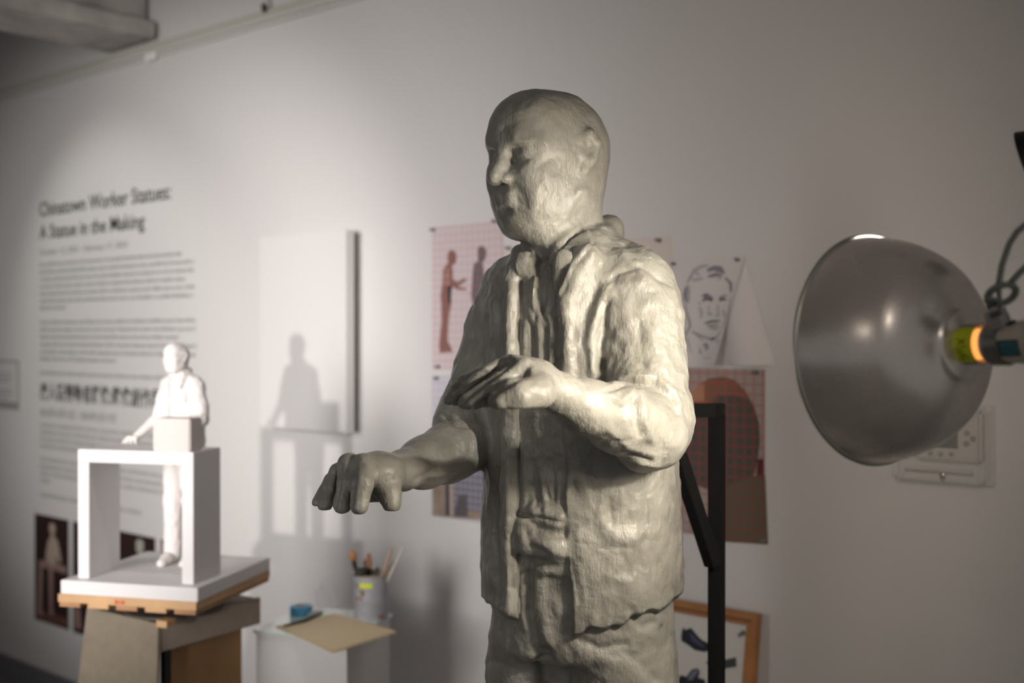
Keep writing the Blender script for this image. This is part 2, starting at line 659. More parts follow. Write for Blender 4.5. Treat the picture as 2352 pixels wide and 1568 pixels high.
def build_big_figure():
    f = Fig()
    # --- skin
    C = Q(1256, 356, 1.87)
    RH = basis(50, 5, -2)
    make_head(f, 'skin', C, RH, 1.0)
    neck_t = Q(1308, 450, 1.90)
    f.cone('skin', neck_t, Q(1300, 620, 1.905), .056, .060, .03)
    f.cone('skin', Q(1268, 530, 1.85), Q(1290, 620, 1.86), .040, .040, .02)
    f.cone('skin', Q(1345, 470, 1.86), Q(1272, 600, 1.80), .012, .009, .015)   # neck tendon
    # --- near (his left) forearm and hand
    f.chain('skin', [Q(1490, 985, 1.70), Q(1420, 960, 1.64), Q(1350, 935, 1.59), Q(1285, 905, 1.55)], [.058, .048, .036, .026], .02)
    f.cone('skin', Q(1500, 1012, 1.70), Q(1475, 1030, 1.68), .042, .034, .02)
    f.cone('skin', Q(1285, 900, 1.55), Q(1235, 880, 1.52), .025, .026, .015)
    f.ell('skin', Q(1205, 888, 1.50), [.034, .03, .026], None, .02)
    f.chain('skin', [Q(1238, 898, 1.485), Q(1180, 908, 1.455), Q(1145, 920, 1.445)], [.024, .0215, .0135], .008)     # thumb mass
    f.cone('skin', Q(1235, 862, 1.53), Q(1180, 838, 1.515), .020, .0145, .018)      # knuckle ridge
    f.chain('skin', [Q(1200, 850, 1.505), Q(1150, 882, 1.475), Q(1075, 926, 1.455)], [.0165, .0145, .0125], .004)
    f.chain('skin', [Q(1172, 832, 1.53), Q(1115, 857, 1.51), Q(1048, 918, 1.49)], [.0115, .0090, .0085], .004)
    f.chain('skin', [Q(1140, 850, 1.56), Q(1072, 882, 1.55), Q(1034, 920, 1.53)], [.0150, .0125, .0090], .004)
    f.ell('skin', Q(1130, 915, 1.515), [.055, .03, .016], None, .006)
    zc = -.0950
    f.add('skin', lambda P: np.maximum(np.maximum(P[:, 2] - zc, P[:, 0] - (1245 - 1176) / FPX * 1.5), np.maximum(-P[:, 0] - .13, P[:, 1] - 1.62)), Q(1130, 960, 1.5), .30, .003, 's')
    # --- far (his right) forearm and hand
    f.chain('skin', [Q(1085, 1015, 1.90), Q(1030, 1040, 1.86), Q(975, 1062, 1.80), Q(925, 1082, 1.74)], [.050, .046, .038, .028], .02)
    f.cone('skin', Q(925, 1080, 1.74), Q(868, 1082, 1.69), .029, .026, .015)
    f.ell('skin', Q(862, 1085, 1.68), [.040, .035, .028], None, .02)
    f.chain('skin', [Q(864, 1080, 1.68), Q(834, 1066, 1.66), Q(832, 1110, 1.63), Q(825, 1162, 1.62)], [.024, .0160, .0160, .0128], .006)   # index
    f.chain('skin', [Q(850, 1080, 1.69), Q(800, 1066, 1.67), Q(793, 1110, 1.645), Q(786, 1162, 1.64)], [.022, .0150, .0140, .0128], .0045)
    f.chain('skin', [Q(845, 1085, 1.70), Q(778, 1084, 1.69), Q(760, 1122, 1.675), Q(747, 1158, 1.66)], [.022, .0135, .0118, .0118], .0045)
    f.chain('skin', [Q(840, 1095, 1.72), Q(764, 1105, 1.73), Q(734, 1155, 1.71)], [.020, .0135, .0110], .0045)
    f.chain('skin', [Q(890, 1095, 1.69), Q(893, 1130, 1.665), Q(900, 1160, 1.655)], [.024, .0165, .0130], .010)      # thumb
    f.ell('skin', Q(835, 1130, 1.70), [.050, .03, .016], None, .01)
    zc2 = (768 - 1177) / FPX * 1.64
    f.add('skin', lambda P: P[:, 2] - zc2 + 10 * (P[:, 0] > -.13) + 10 * (P[:, 1] > 1.80), Q(820, 1200, 1.7), .16, .003, 's')
    # --- shirt
    f.add('shirt', lambda P: loft(P, -.004), np.array([.11, 1.89, -.05]), None, 0)
    f.cone('shirt', SQ(1217, 1238, -.010), SQ(1276, 1256, -.010), .022, .024, .012)
    f.cone('shirt', SQ(1206, 1205, -.010), SQ(1212, 1250, -.010), .015, .018, .012)
    f.cone('shirt', SQ(1235, 1175, -.008), SQ(1283, 1195, -.008), .013, .015, .015)
    f.add('shirt', lambda P: P[:, 2] - zpx(535), np.zeros(3), None, .01, 'i')
    f.add('shirt', lambda P: zpx(1290) - P[:, 2], np.zeros(3), None, .008, 'i')
    # --- jacket
    f.add('jacket', lambda P: loft(P, .006), np.zeros(3), None, 0)
    f.chain('jacket', [Q(1448, 660, 1.83), Q(1472, 740, 1.80), Q(1484, 850, 1.775), Q(1496, 960, 1.74)], [.058, .060, .058, .056], .03)
    f.chain('jacket', [Q(1420, 620, 1.86), Q(1480, 665, 1.82)], [.045, .050], .03)
    f.chain('jacket', [Q(1484, 900, 1.75), Q(1494, 965, 1.73), Q(1495, 1000, 1.725)], [.057, .059, .054], .02)
    f.chain('jacket', [Q(1185, 665, 1.96), Q(1150, 760, 1.985), Q(1112, 870, 1.97), Q(1080, 955, 1.94)], [.058, .056, .052, .052], .03)
    f.cone('jacket', Q(1085, 940, 1.94), Q(1066, 985, 1.915), .053, .052, .02)
    f.add('jacket', lambda P: hem(P), np.zeros(3), None, .004, 'i')
    f.add('jacket', lambda P: P[:, 2] - zpx(532), np.zeros(3), None, .02, 'i')
    f.add('jacket', lambda P: -opening(P), np.zeros(3), None, .004, 's')
    # collar of the jacket
    f.chain('jacket', [Q(1395, 532, 1.93), Q(1378, 550, 1.865), SQ(1352, 590, .004), SQ(1325, 635, .002), SQ(1306, 690, 0), SQ(1304, 800, -.002), SQ(1306, 900, -.004)],
            [.024, .020, .016, .014, .012, .010, .009], .015)
    f.chain('jacket', [Q(1395, 532, 1.93), Q(1385, 532, 1.99), Q(1330, 545, 2.03), Q(1260, 560, 2.0)], [.024, .024, .022, .020], .015)
    f.chain('jacket', [Q(1222, 575, 1.95), Q(1196, 583, 1.885), SQ(1180, 615, .0), SQ(1171, 680, .001), SQ(1167, 800, .001), SQ(1167, 1000, .001), SQ(1167, 1200, .001), SQ(1167, 1398, .001)],
            [.014, .012, .0105, .0105, .011, .011, .011, .011], .014)
    # --- shirt collar
    f.chain('shirt_collar', [Q(1350, 535, 1.86), Q(1325, 570, 1.82), SQ(1300, 600, 0)], [.014, .013, .011], .01)
    f.ell('shirt_collar', SQ(1296, 625, -.002), [.010, .016, .034], RB, .008)
    f.chain('shirt_collar', [Q(1350, 535, 1.86), Q(1362, 530, 1.93), Q(1320, 535, 1.98)], [.014, .016, .016], .01)
    f.ell('shirt_collar', SQ(1208, 612, -.002), [.010, .020, .026], RB, .006)
    f.chain('shirt_collar', [Q(1206, 560, 1.875), SQ(1230, 594, -.002)], [.006, .006], .006)
    # --- tie (the visible strip is marked out on the shirt front below)
    f.chain('tie', [Q(1255, 620, 1.86), Q(1248, 700, 1.86)], [.004, .004], .002)
    # --- trousers
    f.add('trousers', lambda P: smax(loft(P, -.010), P[:, 2] - zpx(1240), .01), np.zeros(3), None, 0)
    zcr = zpx(1500)
    f.add('trousers', lambda P: zcr - P[:, 2], np.zeros(3), None, .03, 'i')
    ax = np.array([RX[-3], AXY, 0])
    for q, off in ((1, .078), (-1, -.078)):
        hip = ax + RB[1] * off + np.array([0, 0, zpx(1540)])
        knee = ax + RB[1] * off * 1.05 + RB[0] * .015 + np.array([0, 0, -.86])
        ank = ax + RB[1] * off * 1.15 + np.array([0, 0, -1.27])
        f.chain('trousers', [hip, knee, ank], [.090, .068, .062], .025)
        sh = ank + np.array([0, 0, -.035])
        f.chain('shoes', [sh - RB[0] * .03, sh + RB[0] * .13 + np.array([0, 0, -.012])], [.045, .036], .01)
    f.add('shoes', lambda P: (-1.345) - P[:, 2], np.zeros(3), None, .004, 'i')
    return f


EMB = []


def emboss(pts, soft, amp):
    EMB.append((pts, soft, amp))


TIE_POLY = [(1239, 597), (1273, 590), (1264, 612), (1265, 639), (1256, 665), (1255, 696), (1247, 724), (1235, 681), (1238, 650), (1233, 627)]
S_AMP = []      # (points, sigma px, amplitude m, ymin, ymax)


GRP = ['skin']


def ridge(pts, w, amp):
    S_AMP.append((pts, w, amp, GRP[0]))


def sculpt_list():
    mm = .001
    emboss([(1192, 580), (1216, 592), (1235, 633), (1236, 650), (1216, 641), (1210, 638), (1192, 633), (1185, 612)], 3, 4 * mm)
    emboss([(1303, 560), (1276, 590), (1264, 612), (1273, 627), (1285, 682), (1299, 658), (1317, 612), (1339, 584), (1360, 556), (1351, 530)], 3, 5 * mm)
    emboss([(1216, 641), (1236, 650), (1235, 690), (1247, 728), (1238, 740), (1222, 690)], 3, 4 * mm)
    emboss([(1262, 645), (1275, 640), (1282, 690), (1262, 735), (1250, 725), (1258, 690)], 3, 3 * mm)
    emboss(TIE_POLY, 3, -6 * mm)
    emboss([(1205, 650), (1215, 650), (1218, 696), (1210, 700)], 3, -5 * mm)
    emboss([(1207, 552), (1213, 553), (1237, 598), (1232, 602)], 2, 2.5 * mm)
    # face
    ridge([(1205, 322), (1235, 318), (1262, 336)], 5, 2 * mm)
    ridge([(1188, 350), (1186, 392)], 5, -1.2 * mm)
    ridge([(1190, 362), (1208, 366), (1222, 358)], 2.5, -2.2 * mm)
    ridge([(1190, 430), (1206, 455), (1210, 475)], 5, -1.4 * mm)
    ridge([(1235, 385), (1262, 365)], 6, -2 * mm)
    ridge([(1250, 400), (1262, 430)], 10, 2 * mm)
    ridge([(1175, 450), (1200, 468)], 3, -1.5 * mm)
    ridge([(1230, 440), (1220, 490), (1240, 520)], 12, 2 * mm)
    ridge([(1335, 430), (1300, 500)], 10, 2 * mm)
    ridge([(1325, 440), (1345, 438)], 5, 3 * mm)
    ridge([(1290, 280), (1330, 300)], 16, -1.5 * mm)
    ridge([(1280, 560), (1330, 520)], 6, 2 * mm)
    ridge([(1250, 555), (1262, 590)], 6, 1.5 * mm)
    # grooves between the fingers
    ridge([(1172, 828), (1122, 872), (1052, 926)], 7, -7 * mm)
    ridge([(1208, 856), (1142, 896), (1098, 937)], 7, -6 * mm)
    ridge([(1155, 818), (1110, 850), (1042, 912)], 4, 2.5 * mm)
    ridge([(1225, 848), (1180, 868), (1130, 900)], 8, 2.5 * mm)
    ridge([(1118, 858), (1070, 888), (1030, 915)], 5, -3 * mm)
    ridge([(815, 1050), (812, 1100), (806, 1168)], 5, -5 * mm)
    ridge([(780, 1070), (775, 1120), (768, 1168)], 5, -5 * mm)
    ridge([(752, 1100), (742, 1130), (738, 1160)], 4, -3 * mm)
    ridge([(832, 1052), (842, 1075)], 6, 2.5 * mm)
    # shirt folds
    GRP[0] = 'cloth'
    for x0, x1, y0, y1, a in ((1212, 1218, 650, 730, 5), (1198, 1204, 650, 720, -4), (1236, 1222, 640, 740, 4), (1205, 1200, 740, 860, 3.5), (1218, 1222, 730, 850, -4), (1236, 1236, 740, 900, 4),
                              (1252, 1248, 760, 900, -4), (1266, 1262, 730, 880, 4), (1240, 1252, 1080, 1170, 4), (1225, 1230, 1060, 1160, -4), (1262, 1272, 1060, 1150, -3.5),
                              (1280, 1282, 730, 900, -4), (1205, 1204, 1070, 1180, 3.5)):
        ridge([(x0, y0), ((x0 + x1) / 2 + 3, (y0 + y1) / 2), (x1, y1)], 6, a * mm)
    ridge([(1190, 1180), (1230, 1190), (1290, 1200)], 6, -5 * mm)
    ridge([(1206, 1215), (1215, 1255), (1255, 1275)], 9, -5 * mm)
    ridge([(1200, 1285), (1240, 1293), (1275, 1285)], 8, -3 * mm)
    ridge([(1252, 1120), (1262, 1150)], 5, -4 * mm)
    # his right jacket front (picture left)
    ridge([(1178, 640), (1168, 720), (1166, 820)], 11, 4.5 * mm)
    ridge([(1150, 660), (1148, 740), (1155, 830)], 8, -4 * mm)
    ridge([(1135, 690), (1128, 800), (1128, 900)], 9, 4 * mm)
    ridge([(1118, 720), (1106, 860)], 8, -5 * mm)
    ridge([(1145, 612), (1160, 640)], 8, 3 * mm)
    ridge([(1140, 1080), (1138, 1240), (1150, 1390)], 8, -5 * mm)
    ridge([(1170, 1060), (1165, 1240), (1170, 1410)], 10, 4.5 * mm)
    ridge([(1125, 1060), (1122, 1250)], 7, 2.5 * mm)
    ridge([(1155, 1100), (1153, 1190)], 5, -3 * mm)
    ridge([(1122, 1380), (1150, 1402)], 8, 3 * mm)
    # his left jacket front
    ridge([(1398, 655), (1372, 710), (1356, 780), (1362, 850)], 13, 6.5 * mm)
    ridge([(1372, 660), (1345, 720), (1338, 800)], 10, -3.5 * mm)
    ridge([(1392, 700), (1382, 780), (1378, 840)], 8, -6.5 * mm)
    ridge([(1384, 830), (1380, 880)], 8, -10 * mm)
    ridge([(1318, 760), (1322, 860)], 7, -2.5 * mm)
    ridge([(1335, 800), (1340, 880)], 6, 2.5 * mm)
    ridge([(1440, 560), (1500, 620), (1530, 650)], 10, -3 * mm)
    ridge([(1430, 590), (1490, 640)], 10, 3 * mm)
    ridge([(1395, 650), (1420, 625), (1470, 615), (1520, 645)], 7, -3.5 * mm)
    ridge([(1405, 680), (1430, 650), (1490, 655)], 12, 3.5 * mm)
    # sleeve
    GRP[0] = 'any'
    ridge([(1405, 880), (1450, 862), (1510, 866), (1550, 900), (1562, 930)], 8, 4.5 * mm)
    ridge([(1395, 900), (1440, 878), (1505, 884), (1545, 915), (1560, 950)], 6, -4.5 * mm)
    ridge([(1395, 905), (1425, 925), (1450, 900)], 8, 3.5 * mm)
    ridge([(1400, 915), (1430, 940)], 5, -4 * mm)
    ridge([(1470, 900), (1480, 960), (1495, 1010)], 8, 4 * mm)
    ridge([(1455, 920), (1470, 1000)], 6, -3.5 * mm)
    ridge([(1500, 930), (1530, 970), (1540, 1020)], 14, 3 * mm)
    ridge([(1440, 700), (1435, 800)], 14, 2 * mm)
    ridge([(1500, 700), (1520, 800)], 16, 2 * mm)
    ridge([(1470, 740), (1476, 840)], 9, -2 * mm)
    ridge([(1380, 1020), (1440, 1010)], 6, -2 * mm)
    ridge([(1400, 990), (1450, 1030), (1500, 1045)], 9, 2.5 * mm)
    ridge([(1430, 1035), (1490, 1058)], 5, -3 * mm)
    ridge([(1470, 1065), (1510, 1070)], 6, 2.5 * mm)
    # far sleeve
    ridge([(1018, 950), (1040, 975), (1080, 980)], 5, -4 * mm)
    ridge([(1040, 880), (1050, 940)], 6, 3 * mm)
    ridge([(1065, 800), (1058, 900)], 6, -3 * mm)
    ridge([(1088, 980), (1080, 1040)], 7, -2 * mm)
    ridge([(1060, 1060), (1000, 1075), (950, 1105)], 5, -2.5 * mm)
    ridge([(1050, 1080), (990, 1096)], 5, 2.5 * mm)
    # lower jacket
    GRP[0] = 'cloth'
    ridge([(1330, 1100), (1350, 1140), (1400, 1130)], 14, 3 * mm)
    ridge([(1400, 1150), (1405, 1200)], 7, -3.5 * mm)
    ridge([(1370, 1170), (1400, 1240), (1460, 1230)], 16, 2.5 * mm)
    ridge([(1480, 1140), (1490, 1230), (1475, 1250)], 9, -2.5 * mm)
    ridge([(1400, 1320), (1440, 1335)], 16, 3 * mm)
    ridge([(1340, 1380), (1360, 1430)], 14, 2.5 * mm)
    ridge([(1380, 1260), (1450, 1258)], 6, -2 * mm)
    ridge([(1310, 1290), (1330, 1380)], 8, -2.5 * mm)
    # trousers
    ridge([(1218, 1300), (1214, 1400), (1230, 1480), (1245, 1568)], 10, -9 * mm)
    ridge([(1245, 1310), (1240, 1400), (1262, 1480)], 14, 5 * mm)
    ridge([(1250, 1500), (1262, 1568)], 16, -16 * mm)
    ridge([(1195, 1320), (1205, 1440)], 8, 3 * mm)
    ridge([(1140, 1450), (1170, 1500), (1215, 1510)], 12, 3 * mm)
    ridge([(1130, 1520), (1180, 1540)], 8, -4 * mm)
    ridge([(1330, 1470), (1380, 1490), (1440, 1480)], 8, -4 * mm)
    ridge([(1330, 1500), (1400, 1520)], 16, 4 * mm)
    ridge([(1450, 1400), (1470, 1440), (1500, 1430)], 9, -3.5 * mm)
    ridge([(1440, 1500), (1500, 1560)], 14, -2.5 * mm)


def sculpt(V, F, lab, names, noise_gain=1.0, strokes=True):
    N = vnormals(V, F)
    x, y = px_of(V)
    view = V / np.linalg.norm(V, axis=1, keepdims=True)
    face = np.clip(-(N * view).sum(1) * 3, 0, 1)
    D = np.zeros(len(V))
    if strokes:
        arm = V[:, 1] < np.interp(x, [1000, 1250, 1400, 1500], [1.70, 1.66, 1.70, 1.72])
        for pts, w, amp, grp in S_AMP:
            xs = [p[0] for p in pts]
            ys = [p[1] for p in pts]
            m = np.nonzero((x > min(xs) - 3 * w) & (x < max(xs) + 3 * w) & (y > min(ys) - 3 * w) & (y < max(ys) + 3 * w) & (face > 0))[0]
            if grp != 'any':
                m = m[(lab[m] == names.index('skin')) == (grp == 'skin')]
            if len(m) == 0:
                continue
            d = pl_dist(x[m], y[m], pts)
            D[m] += amp * np.exp(-(d / w) ** 2) * face[m]
        for pts, soft, amp in EMB:
            m = np.nonzero((x > 1150) & (x < 1400) & (y > 530) & (y < 780) & (face > 0) & (lab != names.index('skin')))[0]
            D[m] += amp * np.clip(.5 - poly_sd(x[m], y[m], pts) / soft, 0, 1) * face[m]
    skin = names.index('skin')
    hands = (lab == skin)
    g = np.where(hands, 0.55, 1.0) * noise_gain
    D += g * .0028 * vnoise(V * 28 + 7, 1)
    D += g * .0017 * vnoise(V * 62 + 3, 2)
    D += g * .0007 * vnoise(V * 130 + 1, 3)
    # vertical drag marks of the modelling tool on the clothes
    W = V * np.array([95, 95, 22.0])
    D += np.where(hands, 0.0, 0.0013) * vnoise(W + 5, 4) * noise_gain
    return V + N * D[:, None]


def islands(f):
    """connected pieces of a quad list"""
    u, inv = np.unique(f, return_inverse=True)
    q = inv.reshape(f.shape)
    L = np.arange(len(u))
    while True:
        mn = L[q].min(axis=1)
        N_ = L.copy()
        for k in range(4):
            np.minimum.at(N_, q[:, k], mn)
        N_ = N_[N_]
        N_ = N_[N_]
        if (N_ == L).all():
            break
        L = N_
    fl_ = L[q[:, 0]]
    vals, cnt = np.unique(fl_, return_counts=True)
    big = vals[np.argmax(cnt)]
    out = [f[fl_ == v] for v, c in zip(vals, cnt) if c >= 25 or v == big]
    small = np.isin(fl_, [v for v, c in zip(vals, cnt) if c < 25 and v != big])
    if small.any():
        out[int(np.argmax([len(o) for o in out]))] = np.concatenate([max(out, key=len), f[small]])
    return out


def figure_objects(fig, name, label, cat, lo, hi, h, m, base, xform, noise_gain=1.0, strokes=True, part_names=None):
    V, F = surface_nets(fig, lo, hi, h)
    names = list(fig.parts)
    _, lab = fig(V, labels=True)
    if 'tie' in names:
        x, y = px_of(V)
        sel = np.nonzero((x > 1225) & (x < 1280) & (y > 585) & (y < 730) & (V[:, 1] < 1.87) & (lab != names.index('skin')))[0]
        lab[sel[poly_sd(x[sel], y[sel], TIE_POLY) < 0]] = names.index('tie')
    V = sculpt(V, F, lab, names, noise_gain, strokes)
    N = vnormals(V, F)
    root = empty(name, base, label, cat)
    inv = world_matrix(root).inverted()
    M = np.array(inv @ xform)
    W = V @ M[:3, :3].T + M[:3, 3]
    R3 = M[:3, :3] / np.cbrt(abs(np.linalg.det(M[:3, :3])))
    WN = N @ R3.T
    fl = np.sort(lab[F], axis=1)
    fl = np.where(fl[:, 1] == fl[:, 2], fl[:, 1], np.where(fl[:, 0] == fl[:, 1], fl[:, 0], fl[:, 3]))
    for i, nm in enumerate(names):
        fa = F[fl == i]
        if len(fa) < 20:
            continue
        for f in islands(fa):
            if len(f) < 20:
                continue
            u, inv_i = np.unique(f, return_inverse=True)
            f2 = inv_i.reshape(f.shape)
            pn = (part_names or {}).get(nm, nm)
            if nm == 'skin':
                pn = 'head' if V[u][:, 2].mean() > .12 else 'forearm'
            me = bpy.data.meshes.new(pn)
            me.vertices.add(len(u))
            me.vertices.foreach_set('co', W[u].astype(np.float32).ravel())
            me.loops.add(len(f2) * 4)
            me.loops.foreach_set('vertex_index', f2.astype(np.int32).ravel())
            me.polygons.add(len(f2))
            me.polygons.foreach_set('loop_start', (np.arange(len(f2)) * 4).astype(np.int32))
            me.polygons.foreach_set('use_smooth', np.ones(len(f2), bool))
            me.update(calc_edges=True)
            me.validate()
            me.normals_split_custom_set_from_vertices(WN[u].tolist())
            add_obj(pn, me, root, m)
    return root


def clay_material():
    m = mat('clay', (.30, .285, .235), rough=.42, spec=.5)
    nt = m.node_tree
    b = nt.nodes['Principled BSDF']
    tc = [n for n in nt.nodes if n.type == 'TEX_COORD'][0]
    # colour: slightly mottled clay with warm and pale smears
    n1 = nt.nodes.new('ShaderNodeTexNoise')
    n1.inputs['Scale'].default_value = 22
    n1.inputs['Detail'].default_value = 6
    link(nt, tc.outputs['Object'], n1.inputs['Vector'])
    r = nt.nodes.new('ShaderNodeValToRGB')
    r.color_ramp.elements[0].position = .32
    r.color_ramp.elements[0].color = (.250, .243, .212, 1)
    r.color_ramp.elements[1].position = .68
    r.color_ramp.elements[1].color = (.340, .330, .294, 1)
    link(nt, n1.outputs['Fac'], r.inputs['Fac'])
    link(nt, r.outputs['Color'], b.inputs['Base Color'])
    # gloss varies
    n2 = nt.nodes.new('ShaderNodeTexNoise')
    n2.inputs['Scale'].default_value = 45
    link(nt, tc.outputs['Object'], n2.inputs['Vector'])
    mr = nt.nodes.new('ShaderNodeMapRange')
    mr.inputs['To Min'].default_value = .24
    mr.inputs['To Max'].default_value = .54
    link(nt, n2.outputs['Fac'], mr.inputs['Value'])
    link(nt, mr.outputs['Result'], b.inputs['Roughness'])
    # fine brushed relief
    mp = nt.nodes.new('ShaderNodeMapping')
    mp.inputs['Rotation'].default_value = (0, .5, 0)
    mp.inputs['Scale'].default_value = (260, 260, 60)
    link(nt, tc.outputs['Object'], mp.inputs['Vector'])
    n3 = nt.nodes.new('ShaderNodeTexNoise')
    n3.inputs['Scale'].default_value = 1
    n3.inputs['Detail'].default_value = 4
    link(nt, mp.outputs['Vector'], n3.inputs['Vector'])
    n4 = nt.nodes.new('ShaderNodeTexNoise')
    n4.inputs['Scale'].default_value = 70
    n4.inputs['Detail'].default_value = 8
    link(nt, tc.outputs['Object'], n4.inputs['Vector'])
    ad = nt.nodes.new('ShaderNodeMath')
    ad.operation = 'MULTIPLY_ADD'
    ad.inputs[1].default_value = .35
    link(nt, n3.outputs['Fac'], ad.inputs[0])
    link(nt, n4.outputs['Fac'], ad.inputs[2])
    bp = nt.nodes.new('ShaderNodeBump')
    bp.inputs['Strength'].default_value = .8
    bp.inputs['Distance'].default_value = .0035
    link(nt, ad.outputs[0], bp.inputs['Height'])
    link(nt, bp.outputs['Normal'], b.inputs['Normal'])
    return m


M_CLAY = clay_material()
XF = Matrix.Translation((0, 0, CAMZ)) @ Matrix.Rotation(YAW, 4, 'Z')
sculpt_list()
BIG = build_big_figure()
import os as _os
STEP = 0.0034
statue = figure_objects(BIG, 'clay_statue',
                        'life-size grey-green clay statue of a bald man in open jacket, both hands held out', 'statue',
                        (-.40, 1.33, -1.37), (.42, 2.18, .42), STEP, M_CLAY, L2W(RX[-3], AXY, -1.345), XF,
                        part_names={'skin': 'figure', 'tie': 'necktie'})
# ------------------------------------------------------------------ room
def wall_material():
    m = mat('wall_paint', (.66, .64, .63), rough=.55, spec=.3, bump=.05, bscale=60)
    return m


M_WALL = wall_material()
M_TRIM = mat('rail_paint', (.62, .60, .57), rough=.45)
M_BAND = mat('band_paint', (.52, .50, .44), rough=.6)
M_CONC = mat('concrete', (.44, .415, .39), rough=.9, noise=.25, nscale=9, bump=.9, bscale=45)
M_FLOOR = mat('floor_concrete', (.30, .285, .27), rough=.5, noise=.12, nscale=4)
M_BASEB = mat('baseboard_grey', (.16, .16, .17), rough=.5)
RAILZ = 2.685
XL, XR = -9.0, 2.6


def struct(o):
    o['kind'] = 'structure'
    return o


struct(MB().box(((XL + XR) / 2, WALL_Y + .06, (RAILZ + .05) / 2), (XR - XL, .12, RAILZ + .05)).build('wall_back', M_WALL))
struct(MB().box(((XL + XR) / 2, WALL_Y + .07, (RAILZ + .05 + 3.5) / 2), (XR - XL, .10, 3.5 - RAILZ - .05)).build('wall_upper', M_WALL))
struct(MB().box(((XL + XR) / 2, -1, -.05), (XR - XL, 7.24, .10)).build('floor', M_FLOOR))
struct(MB().box(((XL + XR) / 2, -1, 3.55), (XR - XL, 7.24, .10)).build('ceiling', M_WALL))
struct(MB().box((XL - .06, -1, 1.75), (.12, 7.24, 3.5)).build('wall_left', M_WALL))
b = MB()
b.box(((XL + XR) / 2, WALL_Y - .006, RAILZ + .006), (XR - XL, .012, .012))
b.box(((XL + XR) / 2, WALL_Y - .010, RAILZ + .021), (XR - XL, .020, .012))
b.box(((XL + XR) / 2, WALL_Y - .004, RAILZ + .0135), (XR - XL, .008, .004))
struct(b.build('trim_1', M_TRIM))
struct(MB().box(((XL + XR) / 2, WALL_Y - .003, RAILZ + .043), (XR - XL, .014, .032)).build('trim_2', M_BAND))
struct(MB().box(((XL + XR) / 2, WALL_Y - .008, .054), (XR - XL, .016, .108)).build('baseboard_back', M_BASEB))
# concrete beam running to the wall
bl = on_wall(250, 125).x
br = on_wall(360, 84).x
bm = MB()
bm.box(((bl + br) / 2, -1, 2.76 + .034), (br - bl, 7.0 - .002, .068), bevel=.008)
bm.box(((bl + br) / 2 - .02, -1, 3.16), (br - bl - .11, 7.0 - .002, .67))
struct(bm.build('trim_3', M_CONC))
p = on_wall(345, 131, .02)
tag(MB().box(p, (.07, .012, .03), bevel=.003).build('rail_clip', mat('clip_white', (.85, .83, .82), rough=.35)),
    'small white clip on the picture rail below the concrete beam', 'clip')
p = on_wall(509, 58)
tag(MB().tube([p + Vector((0, -.004, 0)), p + Vector((0, -.004, -.03)), p + Vector((0, -.02, -.035)), p + Vector((0, -.022, -.02))], .0035).build('rail_hook', M_TRIM, smooth=True),
    'small pale hook hanging over the picture rail band', 'hook')
p = on_wall(616, 16)
g = MB().tube([p + Vector((0, -.018, .25)), p + Vector((0, -.018, 0))], .006)
o = empty('ceiling_cable', p, 'thin pale cable with a dark plug end hanging above the picture rail', 'cable')
g.build('cable', M_TRIM, o, smooth=True)
MB().tube([p + Vector((0, -.018, .004)), p + Vector((0.005, -.018, -.02))], .011).build('plug', mat('dark_plug', (.06, .055, .05)), o, smooth=True)

# ------------------------------------------------------------------ wall text
M_INK = mat('black_vinyl', (.035, .035, .03), rough=.5)
M_INK2 = mat('grey_vinyl', (.24, .24, .22), rough=.5)


def text_mesh(s, size, bold=0.0, width=None):
    cu = bpy.data.curves.new('t', 'FONT')
    cu.body = s
    cu.size = size
    cu.offset = bold
    cu.extrude = .0004
    cu.resolution_u = 3
    ob = bpy.data.objects.new('t', cu)
    COL.objects.link(ob)
    dg = bpy.context.evaluated_depsgraph_get()
    me = bpy.data.meshes.new_from_object(ob.evaluated_get(dg))
    bpy.data.objects.remove(ob)
    co = np.array([v.co[:] for v in me.vertices])
    w = co[:, 0].max() - co[:, 0].min()
    if width:
        me.transform(Matrix.Diagonal((width / w, 1, 1, 1)))
    me.transform(Matrix.Rotation(math.pi / 2, 4, 'X'))
    return me


def wx(px):
    return on_wall(px, 768).x


def wz(px, py):
    return on_wall(px, py).z


TX = empty('wall_text', (wx(92), WALL_Y, wz(92, 1100)), 'black exhibition text in English and Chinese lettered on the wall at left', 'wall text')


def place_text(name, s, px0, px1, py_base, cap_px, bold=0.0, m=None):
    x0 = wx(px0)
    z0 = wz(px0, py_base)
    scale = (on_wall(px0, py_base) - CAMV).dot(ray(1176, 784).normalized()) / FPX
    size = cap_px * scale / .70
    me = text_mesh(s, size, bold, wx(px1) - x0)
    co = np.array([v.co[:] for v in me.vertices])
    me.transform(Matrix.Translation((x0 - co[:, 0].min(), WALL_Y - .0008, z0)))
    return add_obj(name, me, TX, m or M_INK, True)


def T(s):
    return s


place_text('title_line', 'Chinatown Worker Statues:', 92, 393, 497, 32, .0010)
place_text('title_line', 'A Statue in the Making', 92, 333, 549, 31, .0010)
place_text('date_line', 'October 12, 2023 - February 17, 2024', 92, 293, 586, 13, 0, M_INK2)
place_text('chinese_title', '\u5510\u4eba\u8857\u52de\u52d5\u8005\u7fa4\u50cf:\u96d5\u50cf\u5275\u4f5c\u5c55', 92, 372, 914, 30, .0012)
place_text('chinese_date_line', '2023\u5e7410\u670812\u65e5 - 2024\u5e742\u670817\u65e5', 92, 265, 954, 16, 0, M_INK2)


